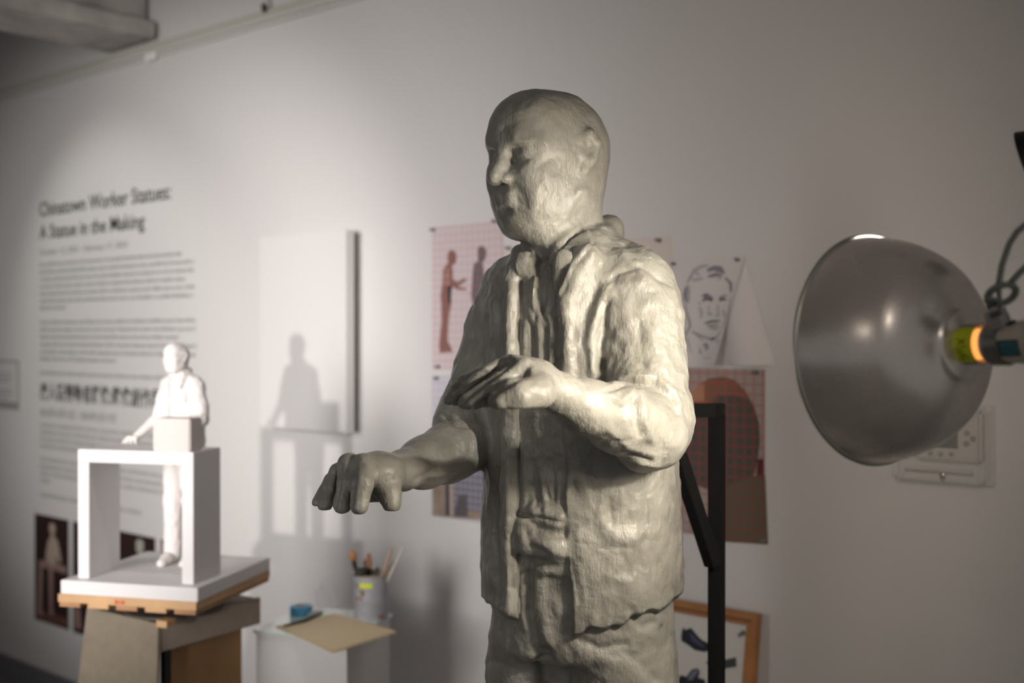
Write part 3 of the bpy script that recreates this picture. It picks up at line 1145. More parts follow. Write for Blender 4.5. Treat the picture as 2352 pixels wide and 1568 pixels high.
def para(rows, xh_px, seed, dense=1.0, cjk=False, m=None):
    """rows of blurred-small body text: word shapes of letter strokes; rows = (py at left, right px)"""
    rs = random.Random(seed)
    b = MB()
    x0 = wx(92)
    for py, pxe in rows:
        z = wz(92, py)
        sc = 5.085 / FPX
        h = xh_px * sc
        x = x0
        xe = wx(pxe)
        while x < xe:
            wl = rs.randint(2, 10) if not cjk else rs.randint(5, 14)
            for k in range(wl):
                if x > xe:
                    break
                if cjk:
                    w = h * 1.0
                    for q in range(3):
                        zz = z + h * (q * .42 - .42)
                        b.box((x + w / 2, WALL_Y - .0008, zz), (w * rs.uniform(.5, .95), .0006, h * .15))
                    b.box((x + w * rs.uniform(.3, .7), WALL_Y - .0008, z), (w * .14, .0006, h * 1.0))
                    x += w * 1.15
                else:
                    w = h * rs.choice((.35, .6, .75, .8, .9))
                    up = rs.random() < .25
                    hh = h * (1.5 if up else 1.0)
                    b.box((x + w * .12, WALL_Y - .0008, z + (hh - h) / 2), (h * .17, .0006, hh))
                    if w > h * .5:
                        b.box((x + w * .80, WALL_Y - .0008, z), (h * .17, .0006, h))
                        b.box((x + w * .45, WALL_Y - .0008, z + h * rs.choice((-.42, .42))), (w * .7, .0006, h * .15))
                    x += w + h * .22
            x += h * .55
    o = b.build('paragraph', m or M_INK2, TX)
    o['kind'] = 'stuff'
    return o


para([(609, 418), (626, 443), (642.5, 443), (659, 425), (675.5, 450), (692, 446), (708, 150)], 6.5, 1)
para([(741, 447), (757.5, 449), (774, 411), (791, 450), (808, 450), (824, 265)], 6.5, 2)
para([(856, 440)], 6.5, 3)
para([(975, 440), (991, 440), (1007, 440), (1023, 440)], 8, 4, cjk=True)
para([(1053, 440), (1070, 440), (1086, 440), (1102, 112)], 8, 5, cjk=True)
para([(1135, 322)], 8, 6, cjk=True)

# small framed notice at the left edge
x0, x1 = wx(-34), wx(45)
z1, z0 = wz(45, 827), wz(45, 941)
nt_ = empty('wall_notice', ((x0 + x1) / 2, WALL_Y, z0), 'small pale framed notice on the wall at the left edge, left of the text', 'notice')
MB().box(((x0 + x1) / 2, WALL_Y - .004, (z0 + z1) / 2), (x1 - x0, .008, z1 - z0), bevel=.001).build('frame', mat('notice_frame', (.33, .31, .28), rough=.5), nt_)
MB().box(((x0 + x1) / 2, WALL_Y - .0085, (z0 + z1) / 2 + .012), (x1 - x0 - .016, .002, z1 - z0 - .045)).build('sheet', mat('notice_sheet', (.60, .59, .58), rough=.5), nt_)
b = MB()
for k in range(6):
    zz = z1 - .065 - k * .018 - (.02 if k > 2 else 0)
    w = (x1 - x0) * (.62, .7, .55, .66, .7, .5)[k]
    b.box(((x0 + x1) / 2, WALL_Y - .0099, zz), (w, .0006, .006))
b.build('text_line', mat('notice_ink', (.30, .29, .29)), nt_)['kind'] = 'stuff'

# ------------------------------------------------------------------ printed photos under the text
M_PHOTO = mat('photo_dark', (.030, .014, .012), rough=.45)
M_PHB = mat('photo_brown', (.12, .055, .04), rough=.45)
M_PHW = mat('photo_pale', (.42, .33, .27), rough=.45)
M_PHP = mat('photo_pink', (.30, .19, .17), rough=.45)


def wpoly(name, pts, off, m, parent, thick=.0006):
    b = MB()
    b.poly([on_wall(x, y, off) for x, y in pts], thick, (0, -1, 0))
    return b.build(name, m, parent)


ph = []
pxs = [(80, 157, 'standing figure behind a bench'), (168, 251, 'half hidden by the white bench leg'), (271, 354, 'seen through the white bench'),
       (366, 437, 'behind the small plaster figure')]
Wp = wx(157) - wx(80)
zt, zb = wz(80, 1178), wz(80, 1420)
for i, (a_, b_, d_) in enumerate(pxs):
    xa = wx(80) + i * (Wp + .040)
    o = empty('photo_print', (xa + Wp / 2, WALL_Y, zb), 'dark photo print on the wall, ' + d_, 'photo', 'dark photo prints below the wall text')
    MB().box((xa + Wp / 2, WALL_Y - .0015, (zt + zb) / 2), (Wp, .003, zt - zb)).build('print', M_PHOTO, o)
    ph.append(o)
o = ph[0]
wpoly('printed_figure', [(116, 1201), (122, 1201), (127, 1207), (127, 1222), (123, 1230), (132, 1240), (137, 1262), (141, 1290), (134, 1292), (131, 1274), (128, 1298), (112, 1296), (110, 1284), (106, 1292), (104, 1290), (107, 1262), (111, 1240), (117, 1230), (114, 1218), (113, 1208)], .0035, M_PHW, o)
wpoly('printed_bench', [(88, 1286), (122, 1290), (153, 1302), (153, 1318), (122, 1308), (121, 1400), (126, 1410), (114, 1410), (112, 1306), (98, 1302), (96, 1395), (100, 1412), (86, 1408), (90, 1302)], .0033, M_PHP, o)
wpoly('printed_floor', [(80, 1396), (157, 1420), (157, 1443), (80, 1420)], .0032, M_PHB, o)
o = ph[1]
wpoly('printed_figure', [(172, 1395), (184, 1398), (187, 1446), (172, 1440)], .0035, M_PHP, o)
wpoly('printed_figure', [(205, 1230), (216, 1232), (218, 1258), (230, 1290), (228, 1330), (196, 1326), (196, 1290), (204, 1260)], .0035, M_PHW, o)
o = ph[2]
wpoly('printed_figure', [(316, 1238), (325, 1238), (330, 1246), (330, 1262), (326, 1272), (340, 1300), (336, 1330), (306, 1330), (306, 1300), (318, 1272), (313, 1262), (312, 1246)], .0035, mat('photo_grey', (.36, .35, .30)), o)
o = ph[3]
wpoly('printed_figure', [(369, 1248), (375, 1240), (382, 1262), (380, 1300), (368, 1290)], .0035, M_PHP, o)

# ------------------------------------------------------------------ blank canvas on the wall
xa, xb = on_wall(597, 768, .075).x, on_wall(795, 768, .075).x
za, zb = on_wall(795, 995, .075).z, on_wall(795, 528, .075).z
c = empty('blank_canvas', ((xa + xb) / 2, WALL_Y, za), 'blank white stretched canvas on the wall between text and statue', 'canvas')
M_CANV = mat('canvas_white', (.68, .66, .65), rough=.7, bump=.1, bscale=400)
MB().box(((xa + xb) / 2, WALL_Y - .0575, (za + zb) / 2), (xb - xa, .035, zb - za), bevel=.0015).build('canvas', M_CANV, c)
MB().box(((xa + xb) / 2, WALL_Y - .020, (za + zb) / 2 + .12), ((xb - xa) * .6, .040, .05)).build('hanging_cleat', M_TRIM, c)


# ------------------------------------------------------------------ papers
def grid_mat(name, base, line, pitch, w, ax=0.0, az=0.0, rough=.55, soft=False):
    m = mat(name, base, rough=rough)
    nt = m.node_tree
    bs = nt.nodes['Principled BSDF']
    tc = [n for n in nt.nodes if n.type == 'TEX_COORD'][0]
    sp = nt.nodes.new('ShaderNodeSeparateXYZ')
    link(nt, tc.outputs['Object'], sp.inputs[0])
    outs = []
    for k, off in (('X', ax), ('Z', az)):
        a = nt.nodes.new('ShaderNodeMath')
        a.operation = 'ADD'
        a.inputs[1].default_value = 50 * pitch + off
        link(nt, sp.outputs[k], a.inputs[0])
        d = nt.nodes.new('ShaderNodeMath')
        d.operation = 'MODULO'
        d.inputs[1].default_value = pitch
        link(nt, a.outputs[0], d.inputs[0])
        c_ = nt.nodes.new('ShaderNodeMath')
        c_.operation = 'LESS_THAN'
        c_.inputs[1].default_value = w
        link(nt, d.outputs[0], c_.inputs[0])
        outs.append(c_)
    mx = nt.nodes.new('ShaderNodeMath')
    mx.operation = 'MAXIMUM'
    link(nt, outs[0].outputs[0], mx.inputs[0])
    link(nt, outs[1].outputs[0], mx.inputs[1])
    mc = nt.nodes.new('ShaderNodeMix')
    mc.data_type = 'RGBA'
    mc.inputs[6].default_value = (*base, 1)
    mc.inputs[7].default_value = (*line, 1)
    link(nt, mx.outputs[0], mc.inputs[0])
    link(nt, mc.outputs[2], bs.inputs['Base Color'])
    return m


M_PAPER = mat('paper_white', (.66, .62, .61), rough=.7)
M_PAPERP = mat('paper_cream', (.66, .58, .54), rough=.7)


def sheet(name, label, cat, px0, px1, py_top, py_bot, pref, m, off=.0015, thick=.0008, group=None, part='paper'):
    xa, xb = wx(px0), wx(px1)
    z1, z0 = wz(pref, py_top), wz(pref, py_bot)
    o = empty(name, ((xa + xb) / 2, WALL_Y, z0), label, cat, group)
    MB().box(((xa + xb) / 2, WALL_Y - off, (z0 + z1) / 2), (xb - xa, thick, z1 - z0)).build(part, m, o)
    return o


PINK = (.60, .43, .45)
GA = grid_mat('grid_pink', (.62, .56, .57), PINK, .0225, .0055)
A = sheet('figure_print', 'pink gridded print with a reddish and a blue-grey side-view body', 'paper', 993, 1156, 522, 847, 993, GA)
g1 = lambda n, c: grid_mat(n, c, (.32, .10, .10), .0225, .0050)
c5 = lambda L: [(980 + x / 4.355, 500 + y / 4.355) for x, y in L]
body1 = c5([(215, 345), (250, 320), (290, 345), (300, 400), (290, 450), (255, 475), (262, 540), (262, 620), (310, 640), (380, 605), (405, 625), (330, 672), (310, 690), (395, 705), (395, 725), (310, 722), (262, 690), (240, 760), (250, 850),
            (225, 960), (215, 1080), (210, 1230), (250, 1310), (262, 1340), (130, 1350), (125, 1260), (150, 1050), (148, 850), (140, 790), (160, 640), (165, 510), (215, 455), (210, 400)])
body2 = c5([(510, 310), (545, 275), (590, 305), (600, 360), (585, 420), (555, 440), (570, 520), (575, 600), (640, 590), (640, 650), (575, 660), (560, 800), (540, 900), (530, 1100), (470, 1100), (465, 900), (445, 780), (460, 560), (475, 460), (515, 430), (510, 370)])
wpoly('printed_body', body1, .0024, g1('body_red', (.22, .13, .10)), A)
wpoly('printed_body', body2, .0024, g1('body_teal', (.10, .14, .16)), A)
wpoly('printed_chest', c5([(170, 520), (225, 500), (235, 640), (200, 690), (168, 660)]), .0031, g1('body_light', (.38, .24, .19)), A)
wpoly('printed_shadow', c5([(205, 690), (250, 680), (240, 860), (215, 850)]), .0031, mat('body_dark', (.05, .04, .045)), A)
wpoly('printed_mark', c5([(530, 740), (570, 730), (560, 800), (530, 790)]), .0031, mat('mark_blue', (.06, .22, .45)), A)

B = sheet('bench_print', 'gridded print with brown lower half pinned below the two-body print', 'paper', 993, 1150, 862, 1184, 993, grid_mat('grid_blue', (.60, .57, .60), (.48, .46, .56), .0225, .005))
c6 = lambda L: [(970 + x / 4.126, 840 + y / 4.126) for x, y in L]
wpoly('printed_ground', c6([(95, 1080), (700, 1000), (760, 1480), (95, 1420)]), .0024, mat('print_brown', (.27, .21, .16), noise=.3, nscale=20), B)
wpoly('printed_wall', c6([(220, 640), (700, 640), (700, 1290), (520, 1380), (250, 1380)]), .0029, grid_mat('grid_dim', (.15, .11, .12), (.24, .26, .34), .020, .006), B)
wpoly('printed_post', c6([(220, 1080), (255, 1080), (258, 1420), (225, 1415)]), .0034, mat('print_black', (.04, .04, .06)), B)
wpoly('printed_post', c6([(258, 1080), (290, 1080), (296, 1420), (262, 1420)]), .0034, mat('print_tan', (.42, .33, .27)), B)
wpoly('printed_post', c6([(340, 1230), (420, 1210), (430, 1430), (300, 1425)]), .0034, mat('print_dark', (.09, .08, .09)), B)

CC = sheet('blank_sheet', 'large blank cream sheet pinned to the wall behind the statue', 'paper', 1157, 1543, 541, 842, 1543, M_PAPERP, off=.0010)

# curled white sheet and the portrait sketch on top of it


def curl_sheet(name, label, pts_flat, curl, m, parent=None, off=.002):
    pass


def warped_sheet(name, parent, TL, TR, BR, BL, m, nx, nz, bend, off, thick=.0008):
    """quadrilateral sheet on the wall; bend(s, t) = distance from the wall, s right 0..1, t down 0..1"""
    b = MB()
    rows = []
    for side in (0, 1):
        R_ = []
        for j in range(nz + 1):
            t = j / nz
            row = []
            for i in range(nx + 1):
                s = i / nx
                x = (TL[0] * (1 - s) + TR[0] * s) * (1 - t) + (BL[0] * (1 - s) + BR[0] * s) * t
                z = (TL[1] * (1 - s) + TR[1] * s) * (1 - t) + (BL[1] * (1 - s) + BR[1] * s) * t
                row.append(b.bm.verts.new((x, WALL_Y - off - bend(s, t) - side * thick, z)))
            R_.append(row)
        rows.append(R_)
    fl = []
    for R_ in rows:
        for j in range(nz):
            for i in range(nx):
                fl.append(b.bm.faces.new((R_[j][i], R_[j][i + 1], R_[j + 1][i + 1], R_[j + 1][i])))
    A0, A1 = rows
    edge = [(0, i) for i in range(nx + 1)] + [(j, nx) for j in range(1, nz + 1)] + [(nz, i) for i in range(nx - 1, -1, -1)] + [(j, 0) for j in range(nz - 1, 0, -1)]
    for (j0, i0), (j1, i1) in zip(edge, edge[1:] + edge[:1]):
        fl.append(b.bm.faces.new((A0[j0][i0], A0[j1][i1], A1[j1][i1], A1[j0][i0])))
    bmesh.ops.recalc_face_normals(b.bm, faces=fl)
    return b.build(name, m, parent, smooth=True, angle=30)


W = lambda x, y: (on_wall(x, y).x, on_wall(x, y).z)
E = empty('curled_sheet', (wx(1700), WALL_Y, wz(1700, 838)), 'blank white sheet curling off the wall right of the pencil portrait', 'paper')
warped_sheet('paper', E, W(1600, 598), W(1714, 600), W(1782, 838), W(1600, 838), M_PAPER, 16, 14,
             lambda s, t: .034 * t * math.sin(math.pi * min(1, max(0, (s - .35) / .65))) ** 1.2, .0015)
D = empty('portrait_sketch', (wx(1630), WALL_Y, wz(1630, 838)), 'pencil portrait of a man with short hair, pinned between cream sheet and curled sheet', 'drawing')
TLd, TRd, BRd, BLd = W(1546, 590), W(1713, 590), W(1662, 840), W(1546, 842)
bend_d = lambda s, t: .002 + .040 * t * max(0, s - .45) ** 1.5 / (.55 ** 1.5)
warped_sheet('paper', D, TLd, TRd, BRd, BLd, M_PAPER, 16, 12, bend_d, .003)
c3 = lambda L: [(1420 + x / 4.6125, 520 + y / 4.6125) for x, y in L]


def inv_bil(x, z):
    s, t = .5, .5
    for _ in range(8):
        def f(s, t):
            return ((TLd[0] * (1 - s) + TRd[0] * s) * (1 - t) + (BLd[0] * (1 - s) + BRd[0] * s) * t, (TLd[1] * (1 - s) + TRd[1] * s) * (1 - t) + (BLd[1] * (1 - s) + BRd[1] * s) * t)
        a = f(s, t)
        e = 1e-4
        a1, a2 = f(s + e, t), f(s, t + e)
        J = np.array([[(a1[0] - a[0]) / e, (a2[0] - a[0]) / e], [(a1[1] - a[1]) / e, (a2[1] - a[1]) / e]])
        ds = np.linalg.solve(J, np.array([x - a[0], z - a[1]]))
        s += ds[0]
        t += ds[1]
    return s, t


def on_sketch(px, py, up):
    q = on_wall(px, py)
    for _ in range(3):
        s, t = inv_bil(q.x, q.z)
        o_ = .003 + bend_d(min(1, max(0, s)), min(1, max(0, t))) + .0008 + up
        q = on_wall(px, py, o_)
    return q


def stroke(name, pts, w_px, m, parent, up=.0006):
    """flat pencil ribbon"""
    P = [np.array(p, float) for p in pts]
    # resample
    R_ = []
    for a_, b_ in zip(P[:-1], P[1:]):
        n_ = max(1, int(np.linalg.norm(b_ - a_) / 4))
        for k in range(n_):
            R_.append(a_ + (b_ - a_) * k / n_)
    R_.append(P[-1])
    b = MB()
    prev = None
    for i, p_ in enumerate(R_):
        t_ = R_[min(i + 1, len(R_) - 1)] - R_[max(i - 1, 0)]
        t_ = t_ / (np.linalg.norm(t_) + 1e-9)
        n_ = np.array([-t_[1], t_[0]])
        w_ = w_px / 2 * (0.5 + 0.5 * math.sin(math.pi * min(1, max(0, (i + .5) / len(R_)))))
        l, r_ = p_ + n_ * w_, p_ - n_ * w_
        vl, vr = b.bm.verts.new(on_sketch(l[0], l[1], up)), b.bm.verts.new(on_sketch(r_[0], r_[1], up))
        if prev:
            b.bm.faces.new((prev[0], prev[1], vr, vl))
        prev = (vl, vr)
    return b.bm


def strokes(name, lst, m, parent, up=.0006):
    B_ = MB()
    for pts, w_ in lst:
        bmx = stroke('', c3(pts), w_ / 4.6125, m, parent, up)
        me = bpy.data.meshes.new('tmp')
        bmx.to_mesh(me)
        bmx.free()
        B_.bm.from_mesh(me)
        bpy.data.meshes.remove(me)
    o = B_.build(name, m, parent)
    o['kind'] = 'stuff'
    return o


M_P1 = mat('pencil_dark', (.10, .09, .115), rough=.7)
M_P2 = mat('pencil_mid', (.24, .22, .25), rough=.7)
M_P3 = mat('pencil_light', (.42, .39, .41), rough=.7)
strokes('pencil_light_shading', [
    ([(760, 560), (800, 470), (880, 425), (960, 410)], 40), ([(780, 570), (840, 560), (900, 550)], 34), ([(820, 480), (860, 520)], 30), ([(740, 620), (730, 700), (735, 780)], 60),
    ([(860, 850), (885, 920), (870, 970)], 30), ([(1110, 880), (1130, 960)], 26), ([(780, 1110), (850, 1160), (900, 1210)], 30), ([(730, 1180), (760, 1290), (780, 1340)], 18),
    ([(1050, 1190), (1060, 1290)], 24), ([(860, 1280), (880, 1350)], 22), ([(700, 1140), (660, 1150)], 30), ([(960, 830), (955, 900)], 16), ([(900, 1400), (970, 1390), (1010, 1350)], 12), ([(1080, 1190), (1120, 1230)], 16)], M_P3, D)
strokes('pencil_mid_shading', [
    ([(940, 470), (1010, 440), (1080, 440), (1120, 500)], 50), ([(950, 530), (1040, 510), (1100, 520)], 40), ([(1130, 540), (1190, 600), (1195, 700)], 32), ([(720, 640), (705, 720), (710, 790)], 36),
    ([(770, 520), (730, 600)], 16), ([(710, 800), (720, 900), (750, 990), (765, 1050), (740, 1100), (700, 1160), (710, 1240)], 18), ([(790, 1110), (870, 1150), (960, 1190), (1040, 1175), (1080, 1110)], 16),
    ([(1185, 740), (1175, 860), (1140, 980), (1100, 1080)], 9), ([(1055, 820), (1052, 900), (1075, 935)], 10), ([(880, 740), (930, 715), (1000, 760)], 22), ([(1070, 760), (1110, 735), (1150, 730)], 18),
    ([(850, 800), (870, 830)], 12), ([(900, 1270), (930, 1240), (950, 1290), (915, 1300)], 26), ([(960, 1070), (1020, 1085), (1070, 1070)], 16), ([(990, 1205), (1030, 1185)], 18), ([(860, 1320), (870, 1340)], 16), ([(1060, 560), (1090, 545)], 14)], M_P2, D, .0010)
strokes('pencil_dark_shading', [
    ([(890, 790), (930, 760), (1000, 785)], 30), ([(905, 745), (945, 725), (1005, 765)], 18), ([(1070, 785), (1110, 765), (1145, 775)], 28), ([(940, 925), (965, 915), (990, 940)], 12), ([(1030, 945), (1065, 940)], 12),
    ([(915, 1025), (990, 1005), (1075, 1000)], 22), ([(940, 1045), (1000, 1050), (1060, 1040)], 14), ([(730, 780), (745, 800)], 24), ([(1030, 470), (1090, 480)], 14), ([(975, 1200), (1020, 1195)], 14)], M_P1, D, .0014)

# red gridded portrait photo print
GR = (.19, .05, .05)
gridF = lambda n, c, ln=GR: grid_mat(n, c, ln, .0255, .0060)
Fp = sheet('portrait_print', 'red-gridded photo print of a dark-haired head seen from behind', 'paper', 1540, 1758, 848, 1248, 1758, gridF('grid_red', (.36, .30, .27), (.36, .20, .18)))
c4 = lambda L: [(1500 + x / 3.41, 820 + y / 3.41) for x, y in L]
wpoly('printed_hair', c4([(255, 760), (262, 480), (300, 330), (360, 220), (440, 165), (550, 150), (640, 180), (720, 260), (790, 380), (830, 520), (838, 660), (820, 800), (800, 900), (740, 1000), (580, 1010), (440, 1040), (330, 1000), (280, 900)]), .0024,
      gridF('hair_dark', (.060, .065, .050)), Fp)
wpoly('printed_hair_top', c4([(300, 335), (360, 222), (440, 167), (550, 152), (640, 182), (720, 262), (790, 380), (740, 330), (640, 300), (500, 300), (420, 420), (300, 420)]), .0030, gridF('hair_brown', (.17, .10, .055), (.30, .07, .05)), Fp)
wpoly('printed_ear_light', c4([(290, 350), (335, 230), (400, 210), (400, 345)]), .0035, mat('print_orange', (.42, .20, .12)), Fp)
wpoly('printed_coat', c4([(440, 1040), (600, 1000), (760, 930), (878, 925), (900, 1466), (480, 1440)]), .0030, gridF('coat_olive', (.10, .090, .055), (.17, .065, .045)), Fp)
wpoly('printed_badge', c4([(820, 800), (866, 795), (866, 925), (810, 928)]), .0035, mat('print_red', (.10, .012, .015)), Fp)

# push pins
M_PIN = mat('pin_grey', (.16, .16, .15), rough=.4)
pins = [(999, 528, 'top left corner of the two-body print'), (1141, 508, 'top right corner of the two-body print'), (1010, 842, 'bottom left corner of the two-body print'),
        (1007, 868, 'top left corner of the brown lower print'), (1172, 570, 'top left corner of the cream sheet'), (1517, 552, 'top right corner of the cream sheet'),
        (1553, 606, 'top left corner of the pencil portrait'), (1700, 597, 'top right corner of the pencil portrait'), (1739, 855, 'top right corner of the red-gridded print'),
        (1757, 1240, 'bottom right corner of the red-gridded print')]
for x, y, d_ in pins:
    q = on_wall(x, y, .0)
    b = MB()
    R_ = Matrix.Translation(q) @ Matrix.Rotation(math.pi / 2, 4, 'X')
    b.lathe([(0, 0), (.0055, .001), (.0055, .004), (.003, .006), (.003, .013), (.0048, .016), (.0048, .019), (0, .020)], R_, 14)
    tag(b.build('push_pin', M_PIN, smooth=True, origin=q), 'small dark push pin in the ' + d_, 'pin', 'push pins holding the wall papers')

# leaning framed board with shoe pictures
M_OAK = mat('orange_wood', (.36, .155, .05), rough=.42, noise=.18, nscale=12)
tr_ = on_wall(1752, 1410, .03)
lean = math.radians(9)
hF, wF = .90, .62
fr = empty('framed_board', (tr_.x - wF / 2, WALL_Y - .03 - hF * math.sin(lean), .0), 'orange wood frame with shoe pictures leaning on the wall behind the black stand', 'frame')
top = Vector((tr_.x - wF, tr_.y, tr_.z))
dn = Vector((0, -math.sin(lean), -math.cos(lean)))
ex = Vector((1, 0, 0))
nn = ex.cross(dn)
nn = nn if nn.y < 0 else -nn


def fbox(name, x0, x1, d0, d1, n0, n1, m, parent=fr, bevel=0):
    b = MB()
    b.frame_box(top + ex * x0 + dn * d0 + nn * n0, ex * (x1 - x0), dn * (d1 - d0), nn * (n1 - n0))
    return b.build(name, m, parent, bevel=bevel)


Lf = (tr_.z) / math.cos(lean)
fw = .030
fbox('frame_rail', 0, wF, 0, fw, 0, .022, M_OAK, bevel=.002)
fbox('frame_rail', 0, wF, Lf - fw, Lf - .002, 0, .022, M_OAK, bevel=.002)
fbox('frame_stile', 0, fw, fw, Lf - fw, 0, .022, M_OAK, bevel=.002)
fbox('frame_stile', wF - fw, wF, fw, Lf - fw, 0, .022, M_OAK, bevel=.002)
b = MB()
for a0, a1, d0, d1 in ((fw * .55, wF - fw * .55, fw * .55, fw * .72), ):
    b.frame_box(top + ex * a0 + dn * d0 + nn * .022, ex * (a1 - a0), dn * (d1 - d0), nn * .002)
b.build('bead', mat('dark_wood_bead', (.16, .06, .02)), fr)
fbox('board', fw, wF - fw, fw, Lf - fw, .002, .010, mat('board_white', (.62, .60, .57), rough=.5))


def on_board(px, py, up):
    d = ray(px, py)
    o0 = top + nn * up
    t = (o0 - CAMV).dot(nn) / d.dot(nn)
    return CAMV + d * t


c8 = lambda L: [(1520 + x / 4.78, 1240 + y / 4.78) for x, y in L]
M_SHOE = mat('print_shoe_black', (.012, .013, .020), rough=.4)
M_SHOEB = mat('print_shoe_blue', (.07, .07, .14), rough=.4)
M_SHEEN = mat('print_shoe_grey', (.16, .17, .22), rough=.4)


def bpoly(name, L, up, m):
    b = MB()
    b.poly([on_board(x, y, up) for x, y in c8(L)], .0005, nn)
    return b.build(name, m, fr)


bpoly('printed_shoe', [(230, 960), (262, 985), (320, 962), (360, 1010), (430, 1090), (510, 1130), (600, 1120), (640, 1170), (600, 1215), (450, 1225), (360, 1205), (290, 1150), (215, 1105), (215, 1040)], .011, M_SHOE)
bpoly('printed_shoe_sheen', [(300, 1010), (350, 1050), (400, 1110), (480, 1165), (430, 1165), (340, 1110)], .0118, M_SHOEB)
bpoly('printed_shoe', [(480, 1345), (540, 1320), (700, 1310), (815, 1285), (822, 1390), (700, 1410), (560, 1400)], .011, mat('print_shoe_grey2', (.05, .05, .055)))
bpoly('printed_shoe', [(160, 1568), (210, 1480), (270, 1500), (330, 1420), (390, 1405), (420, 1440), (400, 1510), (470, 1530), (500, 1640), (170, 1640)], .011, M_SHOE)
bpoly('printed_shoe_sheen', [(290, 1500), (345, 1430), (395, 1420), (400, 1450), (340, 1530), (290, 1540)], .0118, M_SHEEN)
q = on_board(1708, 1451, .010)
b = MB()
b.lathe([(0, 0), (.0055, .001), (.0055, .004), (.003, .006), (.003, .013), (.0048, .016), (.0048, .019), (0, .020)], Matrix.Translation(q) @ Matrix.Rotation(math.pi / 2 + lean, 4, 'X'), 14)
tag(b.build('push_pin', M_PIN, smooth=True, origin=q), 'dark push pin in the board inside the orange wood frame', 'pin', 'push pins holding the wall papers')

# ------------------------------------------------------------------ thermostat in a clear guard
M_TH = mat('thermostat_plastic', (.50, .47, .43), rough=.4)
M_CLEAR = mat('clear_plastic', (.93, .93, .92), rough=.12, trans=.0, alpha=.16, spec=.6)
th = empty('thermostat', (wx(2165), WALL_Y, wz(2165, 1105)), 'wall thermostat with grey display inside a clear plastic lock box', 'thermostat')
gx0, gx1 = on_wall(2062, 768, .03).x, on_wall(2270, 768, .03).x
gz0, gz1 = on_wall(2165, 1106, .03).z, on_wall(2165, 932, .03).z
b = MB()
b.box(((gx0 + gx1) / 2, WALL_Y - .034, (gz0 + gz1) / 2), (gx1 - gx0, .066, gz1 - gz0), bevel=.010)
b.build('guard', M_CLEAR, th, smooth=True)
b = MB()
b.box(((gx0 + gx1) / 2, WALL_Y - .006, (gz0 + gz1) / 2), (gx1 - gx0 + .012, .010, gz1 - gz0 + .012), bevel=.004)
b.build('guard_base', mat('guard_base_plastic', (.60, .58, .55), rough=.35), th, smooth=True)
tx0, tx1 = on_wall(2104, 768, .03).x, on_wall(2256, 768, .03).x
tz0, tz1 = on_wall(2180, 1060, .03).z, on_wall(2180, 942, .03).z
MB().box(((tx0 + tx1) / 2, WALL_Y - .022, (tz0 + tz1) / 2), (tx1 - tx0, .026, tz1 - tz0), bevel=.006).build('body', M_TH, th, smooth=True)
lx0, lx1 = on_wall(2128, 768, .036).x, on_wall(2200, 768, .036).x
lz0, lz1 = on_wall(2165, 1028, .036).z, on_wall(2165, 982, .036).z
MB().box(((lx0 + lx1) / 2, WALL_Y - .0355, (lz0 + lz1) / 2), (lx1 - lx0, .003, lz1 - lz0)).build('display', mat('lcd', (.10, .10, .075), rough=.25), th)
for x, y, r_ in ((2221, 995, .0065), (2235, 1008, .0065), (2220, 1019, .0065), (2137, 1041, .005), (2161, 1043, .005), (2185, 1043, .005)):
    q = on_wall(x, y, .036)
    MB().lathe([(0, 0), (r_, 0), (r_, .002), (0, .0025)], Matrix.Translation(q) @ Matrix.Rotation(math.pi / 2, 4, 'X'), 16).build('button', mat('button_grey', (.24, .23, .21)), th, smooth=True)
q = on_wall(2165, 1090, .066)
MB().lathe([(0, 0), (.006, 0), (.006, .004), (.003, .006), (0, .006)], Matrix.Translation(q) @ Matrix.Rotation(math.pi / 2, 4, 'X'), 16).build('lock', mat('lock_metal', (.45, .40, .33), metal=.7, rough=.35), th, smooth=True)
b = MB()
b.box(((gx0 + gx1) / 2 + .005, WALL_Y - .067, gz0 + .030), ((gx1 - gx0) * .74, .004, .004))
b.build('guard_ridge', M_TH, th)
# ------------------------------------------------------------------ helpers in the level camera frame


def LW(p):
    return L2W(p[0], p[1], p[2] if len(p) > 2 else 0)


def LR(deg=0.0):
    return Matrix.Rotation(YAW + math.radians(deg), 3, 'Z')


# ------------------------------------------------------------------ clamp lamp
dl = 1.35
R0 = np.array([(2010 - 1176) / FPX * dl, dl, -(803 - 768) / FPX * dl])
ang = math.radians(33)
DIR = np.array([-math.sin(ang), math.cos(ang), -.055])
DIR /= np.linalg.norm(DIR)
H0 = .120
NK = R0 - DIR * H0
lamp_w = Vector(LW(NK))
dir_w = (Vector(LW(NK + DIR)) - lamp_w).normalized()
rotq = dir_w.to_track_quat('Z', 'Y').to_matrix().to_4x4()
LM = Matrix.Translation(lamp_w) @ rotq
# in LM: +z points out of the reflector's mouth
M_ALU = mat('spun_aluminium', (.90, .83, .75), rough=.24, noise=.10, nscale=9, metal=.74)
nt = M_ALU.node_tree
tc = [n for n in nt.nodes if n.type == 'TEX_COORD'][0]
mp = nt.nodes.new('ShaderNodeMapping')
mp.inputs['Scale'].default_value = (6, 6, 260)
link(nt, tc.outputs['Object'], mp.inputs['Vector'])
n1 = nt.nodes.new('ShaderNodeTexNoise')
n1.inputs['Scale'].default_value = 1.0
n1.inputs['Detail'].default_value = 3
link(nt, mp.outputs['Vector'], n1.inputs['Vector'])
n2 = nt.nodes.new('ShaderNodeTexNoise')
n2.inputs['Scale'].default_value = 14
n2.inputs['Detail'].default_value = 6
link(nt, tc.outputs['Object'], n2.inputs['Vector'])
mr = nt.nodes.new('ShaderNodeMapRange')
mr.inputs['To Min'].default_value = .18
mr.inputs['To Max'].default_value = .36
link(nt, n2.outputs['Fac'], mr.inputs['Value'])
link(nt, mr.outputs['Result'], nt.nodes['Principled BSDF'].inputs['Roughness'])
bp = nt.nodes.new('ShaderNodeBump')
